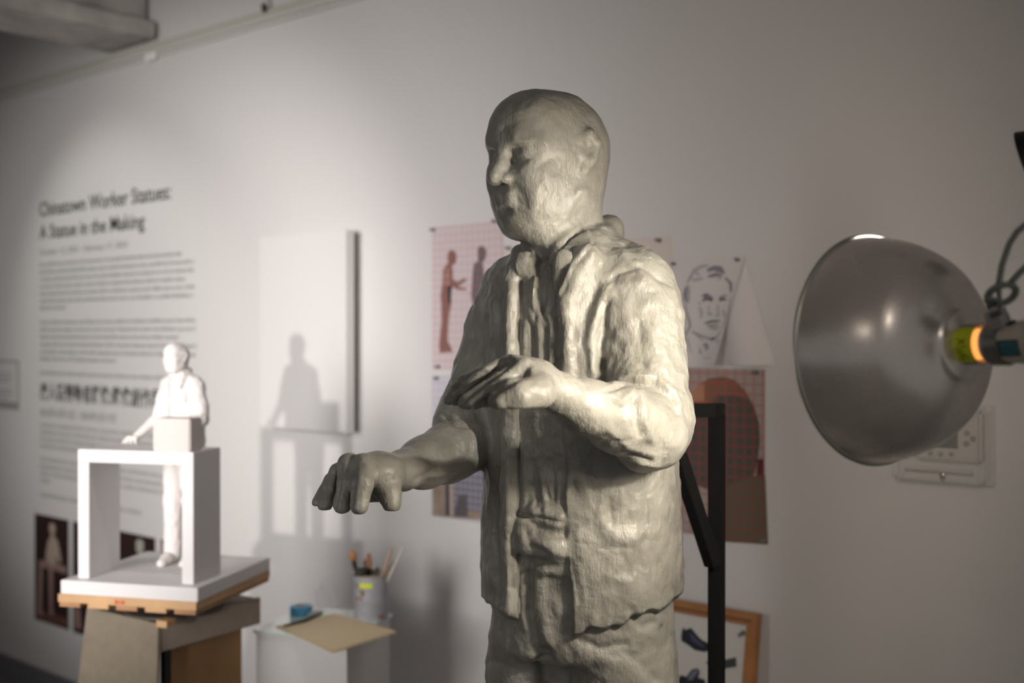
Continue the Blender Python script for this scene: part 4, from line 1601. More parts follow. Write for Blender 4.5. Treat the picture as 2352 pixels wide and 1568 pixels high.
bp.inputs['Strength'].default_value = .12
bp.inputs['Distance'].default_value = .001
link(nt, n1.outputs['Fac'], bp.inputs['Height'])
link(nt, bp.outputs['Normal'], nt.nodes['Principled BSDF'].inputs['Normal'])
M_ALUIN = mat('reflector_inside', (.60, .57, .52), rough=.5, metal=0.0)
lamp = empty('clamp_lamp', lamp_w, 'large spun aluminium clamp lamp with lit bulb, mouth turned toward the statue', 'lamp')
lamp.rotation_euler = rotq.to_euler()
prof = [(.0215, -.004), (.036, -.001), (.043, .004), (.061, .010), (.081, .019), (.0975, .031), (.110, .047), (.120, .065), (.1272, .085), (.132, .104), (.1345, .120)]
inner = [(r - .0012, h + .0006) for r, h in prof]


def dense(pr, n=6):
    pts = [Vector((r, h, 0)) for r, h in pr]
    out = []
    for i in range(len(pts) - 1):
        p0, p1, p2, p3 = pts[max(0, i - 1)], pts[i], pts[i + 1], pts[min(len(pts) - 1, i + 2)]
        for k in range(n):
            t = k / n
            out.append(0.5 * ((2 * p1) + (-p0 + p2) * t + (2 * p0 - 5 * p1 + 4 * p2 - p3) * t * t + (-p0 + 3 * p1 - 3 * p2 + p3) * t ** 3))
    out.append(pts[-1])
    return [(p.x, p.y) for p in out]


b = MB()
b.lathe(dense(prof), seg=128)
b.build('reflector', M_ALU, lamp, smooth=True, world_coords=False)
b = MB()
b.lathe(dense(inner), seg=128)
b.build('reflector_lining', M_ALUIN, lamp, smooth=True, world_coords=False)
b = MB()
b.lathe([(.1345 + .0032 * math.cos(a * math.pi / 6), .120 + .0032 * math.sin(a * math.pi / 6)) for a in range(12)], seg=128, close=True)
b.build('rolled_rim', mat('rim_aluminium', (.66, .66, .60), rough=.3, metal=1.0), lamp, smooth=True, world_coords=False)
b = MB()
b.lathe([(.0148, -.001), (.0148, -.004), (.0205, -.006), (.0205, -.024), (.0222, -.024), (.0222, -.003), (.0205, -.001)], seg=64, close=True)
b.build('neck_ring', mat('neck_aluminium', (.55, .53, .50), rough=.32, metal=1.0), lamp, smooth=True, world_coords=False)
# bulb
M_BULB = mat('bulb_glass', (1, .9, .7), rough=.3, emis=(1.0, .90, .76), estr=340)
b = MB()
b.lathe([(0, .088), (.012, .086), (.022, .079), (.029, .066), (.030, .056), (.027, .042), (.020, .028), (.0145, .018)], seg=48)
b.build('bulb', M_BULB, lamp, smooth=True, world_coords=False)
b = MB()
b.lathe([(.0145, .018), (.0145, -.010), (.0165, -.020), (.0165, -.036)], seg=48)
b.build('bulb_neck', mat('bulb_neck_glow', (1, .6, .3), rough=.4, emis=(1.0, .40, .09), estr=1.1), lamp, smooth=True, world_coords=False)
M_CER = mat('ceramic_cream', (.66, .59, .48), rough=.35, coat=.3)
b = MB()
b.lathe([(0, -.031), (.0200, -.031), (.0215, -.033), (.0215, -.040), (.0222, -.060), (.0232, -.075), (.0232, -.078), (.0225, -.080), (.0235, -.084), (.0238, -.120), (.020, -.135), (0, -.137)], seg=64)
b.build('socket', M_CER, lamp, smooth=True, world_coords=False)
M_STEEL = mat('grey_steel', (.34, .33, .31), rough=.35, metal=1.0)
b = MB()
b.lathe([(.0222, -.038), (.0242, -.038), (.0245, -.054), (.0228, -.054)], seg=64, close=True)
b.build('clamp_band', M_STEEL, lamp, smooth=True, world_coords=False)


def lamp_local(px, py, dep):
    return LM.inverted() @ at(px, py, dep)


def cyl_patch(name, pts, r, m, up=.0004):
    """patch lying on the cylinder of radius r around lamp axis; pts = (angle, h)"""
    pass


# picture-facing side angle of the lamp axis
cam_l = LM.inverted() @ CAMV
phi0 = math.atan2(cam_l.y, cam_l.x)
up_l = (LM.inverted().to_3x3() @ Vector((0, 0, 1)))
# direction (sign) of increasing angle that goes up
s_up = 1 if (Vector((-math.sin(phi0), math.cos(phi0), 0)).dot(up_l) > 0) else -1


def cyl(a, h, r):
    return Vector((r * math.cos(phi0 + s_up * a), r * math.sin(phi0 + s_up * a), h))


def band_patch(name, a0, a1, h0, h1, r, m, n=16, thick=.0004):
    b = MB()
    V0 = []
    for i in range(n + 1):
        a = a0 + (a1 - a0) * i / n
        V0.append([b.bm.verts.new(cyl(a, h0, r)), b.bm.verts.new(cyl(a, h1, r)), b.bm.verts.new(cyl(a, h1, r + thick)), b.bm.verts.new(cyl(a, h0, r + thick))])
    fl = []
    for i in range(n):
        for k in range(4):
            k2 = (k + 1) % 4
            fl.append(b.bm.faces.new((V0[i][k], V0[i][k2], V0[i + 1][k2], V0[i + 1][k])))
    fl.append(b.bm.faces.new(V0[0]))
    fl.append(b.bm.faces.new(V0[-1]))
    bmesh.ops.recalc_face_normals(b.bm, faces=fl)
    return b.build(name, m, lamp, smooth=True, world_coords=False)


M_TAPE = mat('yellow_tape', (.72, .80, .02), rough=.55)
tape = band_patch('tape_label', -.98, .98, -.0235, -.003, .0224, M_TAPE)
# handwriting on the tape: runs down the tape
M_MARK = mat('marker_black', (.01, .01, .01), rough=.5)
c9 = lambda x, y: (x, y)
marks = [[(.30, .2), (.05, .75)], [(.30, .75), (.0, .25)], [(.20, .45), (.20, .62)], [(-.05, .5), (-.1, .85)], [(-.15, .15), (-.5, .3)], [(-.15, .15), (-.18, .55)], [(-.3, .2), (-.35, .6)], [(-.5, .28), (-.5, .72)],
         [(-.42, .5), (-.75, .35)], [(-.55, .65), (-.7, .85)], [(-.62, .15), (-.78, .5)]]
tp = []
b = MB()
for (a0, t0), (a1, t1) in marks:
    pts = []
    for k in range(5):
        a = a0 + (a1 - a0) * k / 4
        t = t0 + (t1 - t0) * k / 4
        pts.append(cyl(a, -.0035 - .019 * t, .0229))
    b.tube(pts, .00045, 6)
hw = b.build('handwriting', M_MARK, tape, world_coords=False)
# teal maker's mark on the socket
logo = band_patch('maker_badge', -.66, .12, -.056, -.080, .0232, mat('badge_outline', (.02, .05, .06), rough=.4), thick=.0003)
band_patch('maker_badge', -.58, .04, -.059, -.079, .0236, mat('badge_teal', (.04, .16, .17), rough=.4), thick=.0004)
# bracket, wing bolt and cord
bk = LM.inverted()


def lt(px, py, dep):
    return bk @ at(px, py, dep)


dk = 1.20
b = MB()
q0, q1 = lt(2297, 752, dk), lt(2284, 712, dk)
b.tube([q0, q1], [.012, .0115], 8)
b.build('bracket', M_STEEL, lamp, world_coords=False)
MB().tube([lt(2272, 716, dk - .006), lt(2296, 706, dk - .012)], .008, 12).build('wing_bolt', M_STEEL, lamp, smooth=True, world_coords=False)
MB().tube([lt(2302, 745, dk - .008), lt(2294, 712, dk - .008)], .0022, 8).build('bracket_pin', mat('pin_steel', (.6, .58, .5), metal=1, rough=.3), lamp, smooth=True, world_coords=False)
MB().tube([lt(2305, 728, dk), lt(2315, 725, dk)], .005, 10).build('bracket_screw', M_STEEL, lamp, smooth=True, world_coords=False)
MB().tube([lt(2328, 752, dk - .01), lt(2320, 740, dk - .01)], .0055, 12).build('switch', mat('switch_black', (.01, .01, .01), rough=.5), lamp, smooth=True, world_coords=False)
M_WIRE = mat('grey_cord', (.20, .215, .185), rough=.6)
pts = [lt(2296, 742, dk), lt(2293, 715, dk), lt(2292, 700, dk)]
for k in range(0, 52):
    a = math.pi * .75 + 2 * math.pi * k / 24
    pts.append(lt(2303 + 33 * math.cos(a) - k * .10, 676 + 21 * math.sin(a) * 1.0 - 8 * math.cos(a), dk + .010 * math.sin(a * 1.0) - k * .0004))
pts += [lt(2296, 690, dk - .02), lt(2293, 660, dk - .02), lt(2301, 610, dk - .02), lt(2318, 560, dk - .01), lt(2336, 532, dk), lt(2360, 512, dk), lt(2420, 500, dk), lt(2475, 520, dk)]
MB().tube(pts, .0033, 10).build('cord', M_WIRE, lamp, smooth=True, world_coords=False)
MB().tube([lt(2322, 648, dk + .005), lt(2340, 628, dk + .01), lt(2370, 600, dk + .01), lt(2420, 580, dk + .01), lt(2475, 570, dk + .01)], .0033, 10).build('cord', M_WIRE, lamp, smooth=True, world_coords=False)

# black lamp head on a stand at the right edge
st_p = at(2620, 768, 1.22)
stand = empty('light_stand', (st_p.x, st_p.y, 0), 'black lamp shade of a stand light just entering at the right edge of the picture', 'light stand')
M_BLK = mat('black_metal', (.012, .012, .013), rough=.45, metal=.3)
MB().tube([(st_p.x, st_p.y, .02), (st_p.x, st_p.y, 2.1)], .012, 16).build('pole', M_BLK, stand, smooth=True)
for k in range(3):
    a = k * 2.094 + .3
    MB().tube([(st_p.x, st_p.y, .42), (st_p.x + .36 * math.cos(a), st_p.y + .36 * math.sin(a), .012)], .009, 10).build('leg', M_BLK, stand, smooth=True)
hd = at(2393, 372, 1.32)
hdir = (Vector(LW((.0, 1.75, -.05))) - hd).normalized()
hm = Matrix.Translation(hd) @ hdir.to_track_quat('Z', 'Y').to_matrix().to_4x4()
MB().lathe([(0, -.055), (.018, -.052), (.022, -.035), (.034, -.02), (.044, .015), (.0425, .015), (.032, -.017), (.018, -.030), (0, -.031)], hm, 40).build('lamp_shade', M_BLK, stand, smooth=True)
# the bulb's own light, inside the shade
sp = light('SPOT', 'shade_bulb', hd + hdir * .004, 18, (1.0, .92, .80), hd + hdir, spot_size=math.radians(58), spot_blend=.6, shadow_soft_size=.012)
MB().tube([hd - hdir * .05, Vector((st_p.x, st_p.y, hd.z + .02))], .008, 10).build('arm', M_BLK, stand, smooth=True)

# ------------------------------------------------------------------ black steel frame behind the statue
fs = empty('steel_frame', LW((.385, 2.16, .257 - CAMZ)), 'black square-tube steel stand with diagonal brace behind the statue', 'stand')
yd = 2.16
tw = .0255


def bar(name, p, q, parent, w=tw, roll=0.0):
    p, q = Vector(p), Vector(q)
    d = (q - p)
    b = MB()
    R_ = d.to_track_quat('Z', 'Y').to_matrix() @ Matrix.Rotation(roll, 3, 'Z')
    b.box((p + q) / 2, (w, w, d.length), R=R_, bevel=.0015)
    return b.build(name, M_STL, parent)


M_STL = mat('black_steel', (.013, .013, .014), rough=.85, spec=.08)
ux = (1646.5 - 1176) / FPX * yd
uz = -(926 - 768) / FPX * yd
b = MB()
b.box(LW((ux, yd, (uz - CAMZ + .257) / 2)), (tw, tw, CAMZ + uz - .257), R=LR(52), bevel=.0015)
b.build('upright', M_STL, fs)
tb = LW((ux, yd, uz - tw / 2))
te = Vector(LW((ux - .30 * math.cos(math.radians(38)), yd - .30 * math.sin(math.radians(38)) + .03, uz - tw / 2)))
te = Vector(LW((ux - .155, yd - .02, uz - tw / 2 - .002)))
dd = (te - Vector(tb)).normalized()
bar('crossbar', Vector(tb) - dd * tw * .5, te, fs)
bar('brace', at(1538, 985, 2.06), at(1638, 1296, 2.14), fs)
MB().box(LW((ux, yd, .2665 - CAMZ)), (.26, .26, .019), R=LR(52)).build('base_plate', M_STL, fs)
# low wooden plinth below statue and stand
pc = LW((RX[-3] + .06, AXY + .06, 0))
tag(MB().box((pc.x, pc.y, .126), (1.0, 1.0, .252), bevel=.004).build('plinth', mat('plinth_grey', (.35, .34, .33), rough=.6)), 'low grey plinth under the clay statue', 'plinth')

# ------------------------------------------------------------------ base board, bench and plaster figure on the modelling stand
N0 = np.array([-.725, 2.62])
E1 = np.array([-.970, .244])
E2 = np.array([.242, .970])
E1 /= np.linalg.norm(E1)
E2 /= np.linalg.norm(E2)
BOARD_A = math.degrees(math.atan2(-E1[1], -E1[0]))


def BP(a, b_, z):
    q = N0 + E1 * a + E2 * b_
    return L2W(q[0], q[1], z - CAMZ)


def bbox_(mb, a0, a1, b0, b1, z0, z1):
    mb.frame_box(BP(a0, b0, z0), BP(a1, b0, z0) - BP(a0, b0, z0), BP(a0, b1, z0) - BP(a0, b0, z0), Vector((0, 0, z1 - z0)))
    return mb


M_WHT = mat('white_laminate', (.62, .60, .60), rough=.5)
M_PLA = mat('plaster_white', (.66, .62, .60), rough=.75, bump=.35, bscale=90)
M_PINE = mat('pine', (.50, .30, .15), rough=.55, noise=.15, nscale=10)
M_PINE2 = mat('pine_dark', (.34, .17, .08), rough=.6, noise=.2, nscale=14)
ZB = 1.015
ZW = ZB - .032
bs = bbox_(MB(), 0, .362, 0, .372, ZW, ZB).build('base_board', M_WHT, bevel=.0015)
tag(bs, 'square white base board under the white bench, on a pine pallet', 'board')
plt_ = empty('pine_pallet', BP(.18, .186, ZW - .032), 'pine board with slatted underside between the white base board and the stand', 'pallet')
bbox_(MB(), .002, .366, -.004, .376, ZW - .019, ZW).build('panel', M_PINE, plt_)
for k in range(5):
    a0 = .004 + k * .076
    bbox_(MB(), a0, a0 + .055, -.002, .374, ZW - .030, ZW - .019).build('slat', M_PINE if k % 2 else M_PINE2, plt_)
b = MB()
for (a0, a1) in ((.205, .212), (.198, .201), (.188, .194)):
    bbox_(b, a0, a1, -.0048, -.004, ZW - .015, ZW - .006)
b.build('red_marks', mat('red_ink', (.50, .04, .02)), plt_)['kind'] = 'stuff'
# bench (white arch)
HB = 1.324
bn = empty('white_bench', BP(.185, .10, ZB), 'small white waterfall bench standing on the white base board', 'bench')
TH = .030
bbox_(MB(), .030, .338, .034, .164, HB - .030, HB).build('top', M_WHT, bn, bevel=.001)
bbox_(MB(), .030, .060, .034, .164, ZB, HB - .030).build('side_panel', M_WHT, bn, bevel=.001)
bbox_(MB(), .308, .338, .034, .164, ZB, HB - .030).build('side_panel', M_WHT, bn, bevel=.001)
# block on the bench
M_BLOCK = mat('plaster_block', (.56, .51, .485), rough=.85, bump=.8, bscale=140)
blk = bbox_(MB(), .042, .140, .040, .098, HB, HB + .078).build('plaster_block', M_BLOCK, bevel=.003)
tag(blk, 'rough off-white rectangular block on the white bench before the plaster figure', 'block')

# the small plaster figure: same man, arms lowered to the bench


def build_small_figure():
    f = Fig()
    C = Q(1262, 360, 1.87)
    make_head(f, 'skin', C, basis(46, 3, -2), 1.0)
    f.cone('skin', Q(1308, 450, 1.90), Q(1300, 620, 1.905), .056, .060, .03)
    sR = Q(1185, 665, 1.96)
    eR = sR + np.array([0, 0, -.27]) - RB[1] * .07 + RB[0] * .03
    zt = -.386
    hR = eR + RB[0] * .20 - RB[1] * .10
    hR[2] = zt + .035
    f.chain('skin', [eR, hR], [.048, .028], .02)
    for k in range(4):
        l_ = (k - 1.5) * .022
        a = hR + RB[0] * .03 + RB[1] * l_
        b_ = hR + RB[0] * (.085 - .008 * abs(k - 1.5)) + RB[1] * l_ * 1.6
        b_[2] = zt + .010
        f.chain('skin', [hR, a + np.array([0, 0, .008]), b_], [.028, .016, .010], .005)
    th_ = hR + RB[1] * .05 + RB[0] * .02
    th_[2] = zt + .010
    f.cone('skin', hR, th_, .022, .011, .008)
    sL = Q(1480, 690, 1.80)
    eL = sL + np.array([0, 0, -.26]) + RB[1] * .05
    hL = eL + RB[0] * .27 - RB[1] * .13 + np.array([0, 0, -.06])
    f.chain('skin', [eL, hL], [.050, .028], .02)
    for k in range(4):
        l_ = (k - 1.5) * .021
        a = hL + RB[0] * .035 + RB[1] * l_
        f.chain('skin', [hL, a, a + RB[0] * .03 - np.array([0, 0, .03])], [.026, .014, .010], .005)
    f.cone('skin', hL, hL - RB[1] * .05 + RB[0] * .03 - np.array([0, 0, .02]), .022, .011, .008)
    f.add('shirt', lambda P: loft(P, -.006), np.array([.11, 1.89, -.05]), None, 0)
    f.add('shirt', lambda P: P[:, 2] - zpx(535), np.zeros(3), None, .01, 'i')
    f.add('shirt', lambda P: zpx(1290) - P[:, 2], np.zeros(3), None, .008, 'i')
    f.add('jacket', lambda P: loft(P, .010), np.zeros(3), None, 0)
    f.chain('jacket', [Q(1420, 620, 1.86), sL, sL + (eL - sL) * .6, eL], [.045, .066, .064, .060], .03)
    f.chain('jacket', [sR, sR + (eR - sR) * .5, eR], [.060, .058, .054], .03)
    f.add('jacket', lambda P: hem(P), np.zeros(3), None, .004, 'i')
    f.add('jacket', lambda P: P[:, 2] - zpx(532), np.zeros(3), None, .02, 'i')
    f.add('jacket', lambda P: -opening(P), np.zeros(3), None, .004, 's')
    f.chain('jacket', [Q(1395, 532, 1.93), Q(1378, 550, 1.865), Q(1352, 590, 1.80), Q(1325, 635, 1.765), Q(1306, 690, 1.755)], [.024, .020, .017, .015, .013], .015)
    f.chain('jacket', [Q(1222, 585, 1.93), Q(1196, 590, 1.875), Q(1180, 620, 1.845), Q(1172, 680, 1.83), Q(1168, 1000, 1.812)], [.018, .016, .013, .012, .011], .010)
    f.add('trousers', lambda P: smax(loft(P, -.010), P[:, 2] - zpx(1240), .01), np.zeros(3), None, 0)
    f.add('trousers', lambda P: zpx(1500) - P[:, 2], np.zeros(3), None, .03, 'i')
    ax = np.array([RX[-3], AXY, 0])
    for off in (.080, -.080):
        hip = ax + RB[1] * off + np.array([0, 0, zpx(1520)])
        knee = ax + RB[1] * off * 1.05 + RB[0] * .015 + np.array([0, 0, -.86])
        ank = ax + RB[1] * off * 1.15 + np.array([0, 0, -1.27])
        f.chain('trousers', [hip, knee, ank], [.088, .072, .070], .025)
        sh = ank + np.array([0, 0, -.035])
        f.chain('shoes', [sh - RB[0] * .03, sh + RB[0] * .10, sh + RB[0] * .18 + np.array([0, 0, -.018])], [.050, .046, .036], .02)
    f.add('shoes', lambda P: (-1.345) - P[:, 2], np.zeros(3), None, .004, 'i')
    return f


MS = .324
small_base = BP(.188, .262, ZB)
axl = Vector((RX[-3], AXY, -1.345))
XS = Matrix.Translation(small_base) @ Matrix.Rotation(YAW + math.radians(17), 4, 'Z') @ Matrix.Scale(MS, 4) @ Matrix.Translation(-axl)
maq = figure_objects(build_small_figure(), 'plaster_figurine', 'small white plaster figure of the same man standing behind the white bench', 'figurine',
                     (-.40, 1.33, -1.37), (.42, 2.18, .42), .0075, M_PLA, small_base, XS, noise_gain=1.2, strokes=True, part_names={'skin': 'figure'})

# modelling stand
ds = 2.70
C0 = np.array([(368 - 1176) / FPX * ds, ds])
DL = np.array([-.816, .578])
DRr = np.array([.556, .831])
zt = CAMZ - (1432 - 768) / FPX * ds


def SP(l, r, z, flare=0.0):
    k = flare * (zt - z)
    c_ = np.array([.14, .16])
    q = C0 + DL * (l + (l - .14) * k * 4) + DRr * (r + (r - .16) * k * 4)
    return L2W(q[0], q[1], z - CAMZ)


def quad_panel(mb, p, thick):
    """panel from four world corner points, thickened inward"""
    p = [Vector(x) for x in p]
    n = (p[1] - p[0]).cross(p[3] - p[0]).normalized()
    mb.poly(p, thick, n)
    return mb


sd = empty('modelling_stand', SP(.14, .16, 0), 'brown fibreboard modelling stand with plywood panel and black leg, under the pine board', 'stand')
M_FIB = mat('fibreboard', (.20, .165, .12), rough=.8, noise=.08, nscale=40)
M_FIB2 = mat('fibreboard_pale', (.33, .27, .22), rough=.8, noise=.06, nscale=40)
M_PLY = mat('plywood', (.38, .20, .08), rough=.6, noise=.3, nscale=5)
FL = .14
quad_panel(MB(), [SP(0, 0, zt, FL), SP(.28, 0, zt, FL), SP(.28, 0, .02, FL), SP(0, 0, .02, FL)], .008).build('side_panel', M_FIB, sd)
quad_panel(MB(), [SP(0, 0, zt, 0), SP(0, .32, zt, 0), SP(0, .32, zt - .068, 0), SP(0, 0, zt - .068, 0)], .008).build('apron', M_FIB2, sd)
b = MB()
b.poly([SP(.004, .004, zt - .014), SP(.276, .004, zt - .014), SP(.276, .316, zt - .014), SP(.004, .316, zt - .014)], .012, (0, 0, 1))
b.build('top', mat('stand_top', (.20, .12, .07), rough=.6), sd)
quad_panel(MB(), [SP(.05, .070, zt - .07), SP(.05, .30, zt - .07), SP(.05, .30, .02), SP(.05, .070, .02)], .012).build('plywood_panel', M_PLY, sd)
MB().frame_box(SP(.012, .022, 0), SP(.030, .022, 0) - SP(.012, .022, 0), SP(.012, .040, 0) - SP(.012, .022, 0), Vector((0, 0, zt - .02))).build('leg', M_BLK, sd)
MB().frame_box(SP(.25, .29, 0), SP(.268, .29, 0) - SP(.25, .29, 0), SP(.25, .308, 0) - SP(.25, .29, 0), Vector((0, 0, zt - .02))).build('leg', M_BLK, sd)
# turntable between
tc_ = BP(.17, .19, 0)
tt = empty('turntable', (tc_.x, tc_.y, zt), 'dark low turntable between the pine board and the modelling stand', 'turntable')
zp = ZW - .030
MB().lathe([(0, 0), (.12, 0), (.12, .006), (.02, .010), (.02, zp - zt - .010), (.13, zp - zt - .007), (.13, zp - zt), (0, zp - zt)], Matrix.Translation((tc_.x, tc_.y, zt)), 48).build('plate', mat('turntable_dark', (.07, .055, .045), rough=.6), tt, smooth=True)
MB().box((BP(.10, .03, zt + .008)), (.03, .03, .016), rz=.3).build('block', M_PINE, tt)

# ------------------------------------------------------------------ white pedestal with glass top
d1 = 3.0
PZ = CAMZ - .26 * d1
pl = np.array([-.228, 1.0]) * d1
pbk = np.array([-.189, 1.083]) * d1
pr = np.array([-.101, 1.054]) * d1
u1 = (pr - pbk)
u1 /= np.linalg.norm(u1)
u2 = np.array([u1[1], -u1[0]])
u2 = u2 if u2[1] > 0 else -u2       # toward the back (left corner to back corner)
sz = .277


def PP(a, b_, z):
    q = pl + u1 * a + u2 * b_
    return L2W(q[0], q[1], z - CAMZ)


M_PED = mat('pedestal_white', (.56, .55, .53), rough=.5)
MB().frame_box(PP(.004, .004, 0), PP(sz - .004, .004, 0) - PP(.004, .004, 0), PP(.004, sz - .004, 0) - PP(.004, .004, 0), Vector((0, 0, PZ - .010)))
pd = empty('pedestal', PP(sz / 2, sz / 2, 0), 'white square pedestal with a greenish glass top holding brushes and papers', 'pedestal')
MB().frame_box(PP(.006, .006, 0), PP(sz - .006, .006, 0) - PP(.006, .006, 0), PP(.006, sz - .006, 0) - PP(.006, .006, 0), Vector((0, 0, PZ - .008))).build('column', M_PED, pd)
M_GLT = mat('glass_top', (.62, .68, .62), rough=.12, spec=.6, coat=.6)
MB().frame_box(PP(0, 0, PZ - .008), PP(sz, 0, 0) - PP(0, 0, 0), PP(0, sz, 0) - PP(0, 0, 0), Vector((0, 0, .008))).build('glass_top', M_GLT, pd)

# manila folder sheets
M_MAN = mat('manila', (.56, .43, .25), rough=.6)


def zpoly(mb, L, z, th):
    mb.poly([on_z(x, y, z) for x, y in L], th, (0, 0, 1))
    return mb


zpoly(MB(), [(632, 1438), (768, 1411), (913, 1451), (764, 1502), (712, 1476), (716, 1473)], PZ + .0015, .001)
tag(zpoly(MB(), [(632, 1438), (768, 1411), (912, 1452), (764, 1500), (710, 1474)], PZ + .0012, .001).build('manila_sheet', M_MAN), 'manila paper sheet overhanging the front corner of the white pedestal', 'paper', 'manila sheets on the pedestal')
tag(zpoly(MB(), [(640, 1437), (768, 1409), (908, 1449), (770, 1494), (700, 1464)], PZ + .0026, .001).build('manila_sheet', mat('manila_light', (.62, .49, .30), rough=.6)), 'topmost manila paper sheet, slightly set back on the sheet below', 'paper', 'manila sheets on the pedestal')
# blue tape
tpz = on_z(690, 1424, PZ)
tp_ = empty('tape_roll', (tpz.x, tpz.y + .0, PZ), 'roll of blue masking tape on the glass top left of the brush can', 'tape')
tpz = on_z(692, 1410, PZ)
tp_.location = (tpz.x, tpz.y, PZ)
M_BLUE = mat('blue_tape', (.06, .30, .50), rough=.5, noise=.2, nscale=60)
MB().lathe([(.019, 0), (.030, 0), (.031, .002), (.031, .021), (.030, .023), (.019, .023)], seg=40, close=True).build('tape', M_BLUE, tp_, smooth=True, world_coords=False)
MB().lathe([(.017, 0), (.019, 0), (.019, .023), (.017, .023)], seg=40, close=True).build('core', mat('tape_core', (.5, .55, .58)), tp_, smooth=True, world_coords=False)
q = on_z(722, 1411, PZ + .008)
b = MB()
b.tube([on_z(653, 1437, PZ + .006), on_z(700, 1425, PZ + .007), on_z(738, 1407, PZ + .007)], [.004, .006, .005], 10)
tag(b.build('craft_knife', mat('dark_green_handle', (.025, .05, .04), rough=.4), smooth=True), 'thin dark green handled tool lying between the tape roll and manila sheets', 'tool')
b = MB()
b.tube([on_z(712, 1414, PZ + .010), on_z(728, 1408, PZ + .010)], .009, 12)
tag(b.build('bottle_cap', mat('clear_grey_cap', (.35, .36, .34), rough=.3), smooth=True), 'small grey cap lying beside the blue tape roll', 'cap')

# can with brushes
cz = on_z(852, 1419, PZ)
can = empty('paint_can', (cz.x, cz.y, PZ), 'grey metal paint can with yellow tape label holding brushes', 'can')
rc, hc = .0475, .122
M_CAN = mat('can_label_grey', (.33, .33, .36), rough=.5, noise=.12, nscale=60)
MB().lathe([(0, .002), (rc, .0), (rc, hc), (rc - .0015, hc), (rc - .0015, .004), (0, .004)], seg=56).build('can_body', M_CAN, can, smooth=True, world_coords=False)
MB().lathe([(rc - .003, hc - .001), (rc + .0015, hc - .001), (rc + .0018, hc + .002), (rc - .003, hc + .003)], seg=56, close=True).build('can_rim', mat('can_rim_brass', (.55, .42, .25), metal=.8, rough=.35), can, smooth=True, world_coords=False)
cv = Matrix.Translation(can.location).inverted() @ CAMV
pa = math.atan2(cv.y, cv.x)


def can_patch(name, a0, a1, h0, h1, m, parent=can, r=rc + .0003, n=10):
    b = MB()
    V0 = []
    for i in range(n + 1):
        a = pa + a0 + (a1 - a0) * i / n
        V0.append((b.bm.verts.new((r * math.cos(a), r * math.sin(a), h0)), b.bm.verts.new((r * math.cos(a), r * math.sin(a), h1))))
    for i in range(n):
        b.bm.faces.new((V0[i][0], V0[i + 1][0], V0[i + 1][1], V0[i][1]))
    return b.build(name, m, parent, world_coords=False)


can_patch('tape_label', -.72, .10, hc - .030, hc - .017, mat('yellow_tape_can', (.62, .68, .02), rough=.5), r=rc + .0008)
can_patch('printed_emblem', -.62, -.38, hc - .052, hc - .036, mat('emblem_brown', (.20, .13, .04)))
can_patch('printed_band', -1.15, -.45, hc - .064, hc - .056, mat('band_brown', (.28, .18, .11)))
can_patch('printed_band', -1.0, -.66, hc - .028, hc - .020, mat('band_brown2', (.22, .17, .15)))
for k in range(7):
    can_patch('printed_line', -1.1, .55 + .1 * (k % 2), .052 - k * .007, .054 - k * .007, mat('line_grey', (.22, .22, .23)))
can_patch('printed_spot', .45, .85, .006, .016, mat('spot_red', (.28, .12, .10)))


def brush(label, foot, tip, rad, handle_m, bristle=None, bl=.0, flat=1.0, frac=.0):
    """brush or stick in the can; foot/tip offsets in the can frame"""
    foot, tip = Vector(foot), Vector(tip)
    base = Vector((cz.x, cz.y, PZ))
    o = empty('paint_brush', base + foot, label, 'brush', 'brushes and sticks in the paint can')
    d = (tip - foot)
    L_ = d.length
    dn_ = d.normalized()
    f0 = foot * 0
    end = L_ - bl
    MB().tube([f0, dn_ * end * .5, dn_ * end], [rad * .7, rad * 1.1, rad], 10).build('handle', handle_m, o, smooth=True, world_coords=False)
    if bristle:
        MB().tube([dn_ * (end - .02), dn_ * (end + .004)], [rad * 1.25, rad * 1.6], 12).build('ferrule', mat('ferrule_dark', (.05, .05, .045), metal=.6, rough=.4), o, smooth=True, world_coords=False)
        MB().tube([dn_ * (end + .002), dn_ * (end + bl * .5), dn_ * L_], [rad * 1.5, rad * flat * 1.7, rad * flat * .9], 12).build('bristles', bristle, o, smooth=True, world_coords=False)
    return o


rgt = Vector((math.cos(YAW), math.sin(YAW), 0))
upv = Vector((0, 0, 1))
s_ = 3.13 / FPX


def CP(px, py, back=0.0):
    return rgt * (px - 852) * s_ + upv * ((1419 - py) * s_) + Vector((-math.sin(YAW), math.cos(YAW), 0)) * back


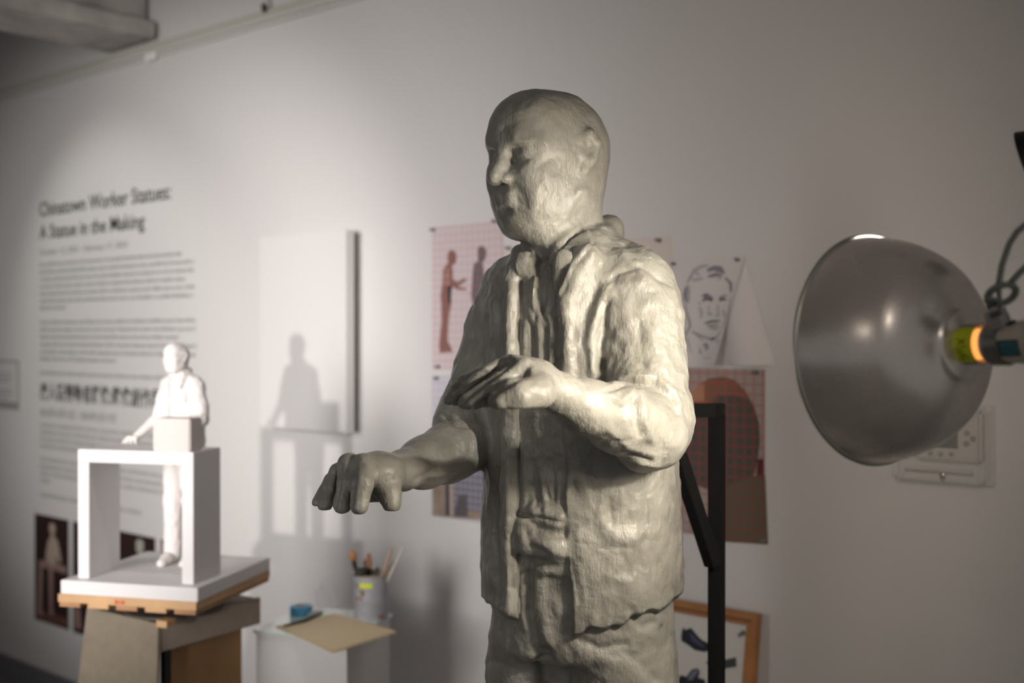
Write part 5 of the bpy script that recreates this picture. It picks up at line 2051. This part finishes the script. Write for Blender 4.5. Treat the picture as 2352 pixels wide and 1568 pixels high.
M_BR1 = mat('bristle_orange', (.40, .19, .07), rough=.7)
M_BR2 = mat('bristle_dark', (.02, .025, .022), rough=.7)
M_HDK = mat('handle_dark', (.07, .06, .05), rough=.4)
M_HNA = mat('handle_natural', (.42, .27, .18), rough=.5)
M_HPA = mat('handle_pale', (.50, .47, .42), rough=.5)
brush('flat orange-bristled brush leaning left, leftmost in the paint can', CP(838, 1412), CP(808, 1264), .0045, M_HDK, M_BR1, .030, 1.6)
brush('brush with brown curved head in the middle of the paint can', CP(846, 1412, .01), CP(846, 1272, .01), .0045, M_HNA, mat('bristle_brown', (.28, .12, .05)), .045, 1.1)
brush('short dark-bristled brush low at the left side of the can', CP(842, 1412, -.015), CP(829, 1300, -.02), .006, M_HDK, M_BR2, .028, 1.8)
brush('dark brush just behind the brown curved one in the can', CP(850, 1412, .02), CP(838, 1288, .02), .004, M_HDK, M_BR2, .02, 1.2)
brush('short dark stick right of centre in the paint can', CP(850, 1412, -.01), CP(868, 1300, -.01), .0045, M_HDK)
brush('natural wood handle leaning right, tall, in the paint can', CP(848, 1412, .005), CP(900, 1256, .005), .0042, M_HNA)
brush('pale stick leaning farthest right in the paint can', CP(852, 1412, -.012), CP(926, 1258, -.012), .0038, M_HPA)
brush('dark bristled brush leaning right below the pale stick', CP(856, 1412, .018), CP(905, 1292, .018), .004, M_HNA, mat('bristle_olive', (.16, .12, .05)), .04, 1.2)
# clear crumpled plastic bag
q = on_z(752, 1400, PZ)
b = MB()
rs = random.Random(5)
bmesh.ops.create_icosphere(b.bm, subdivisions=3, radius=1.0)
for v in b.bm.verts:
    k = 1 + .25 * math.sin(5 * v.co.x + 3 * v.co.z) + rs.uniform(-.12, .12)
    v.co = Vector((v.co.x * .040 * k, v.co.y * .022 * k, (v.co.z * .030 * k) * (1.0 if v.co.z < 0 else 1.6)))
zmin = min(v.co.z for v in b.bm.verts)
bmesh.ops.translate(b.bm, verts=b.bm.verts, vec=(0, 0, -zmin))
bg = b.build('plastic_bag', mat('clear_bag', (.8, .8, .8), rough=.15, alpha=.12, spec=.5), None, origin=(0, 0, 0), world_coords=False)
bg.location = (q.x, q.y, PZ)
tag(bg, 'faint clear crumpled plastic bag between the tape roll and brush can', 'bag')
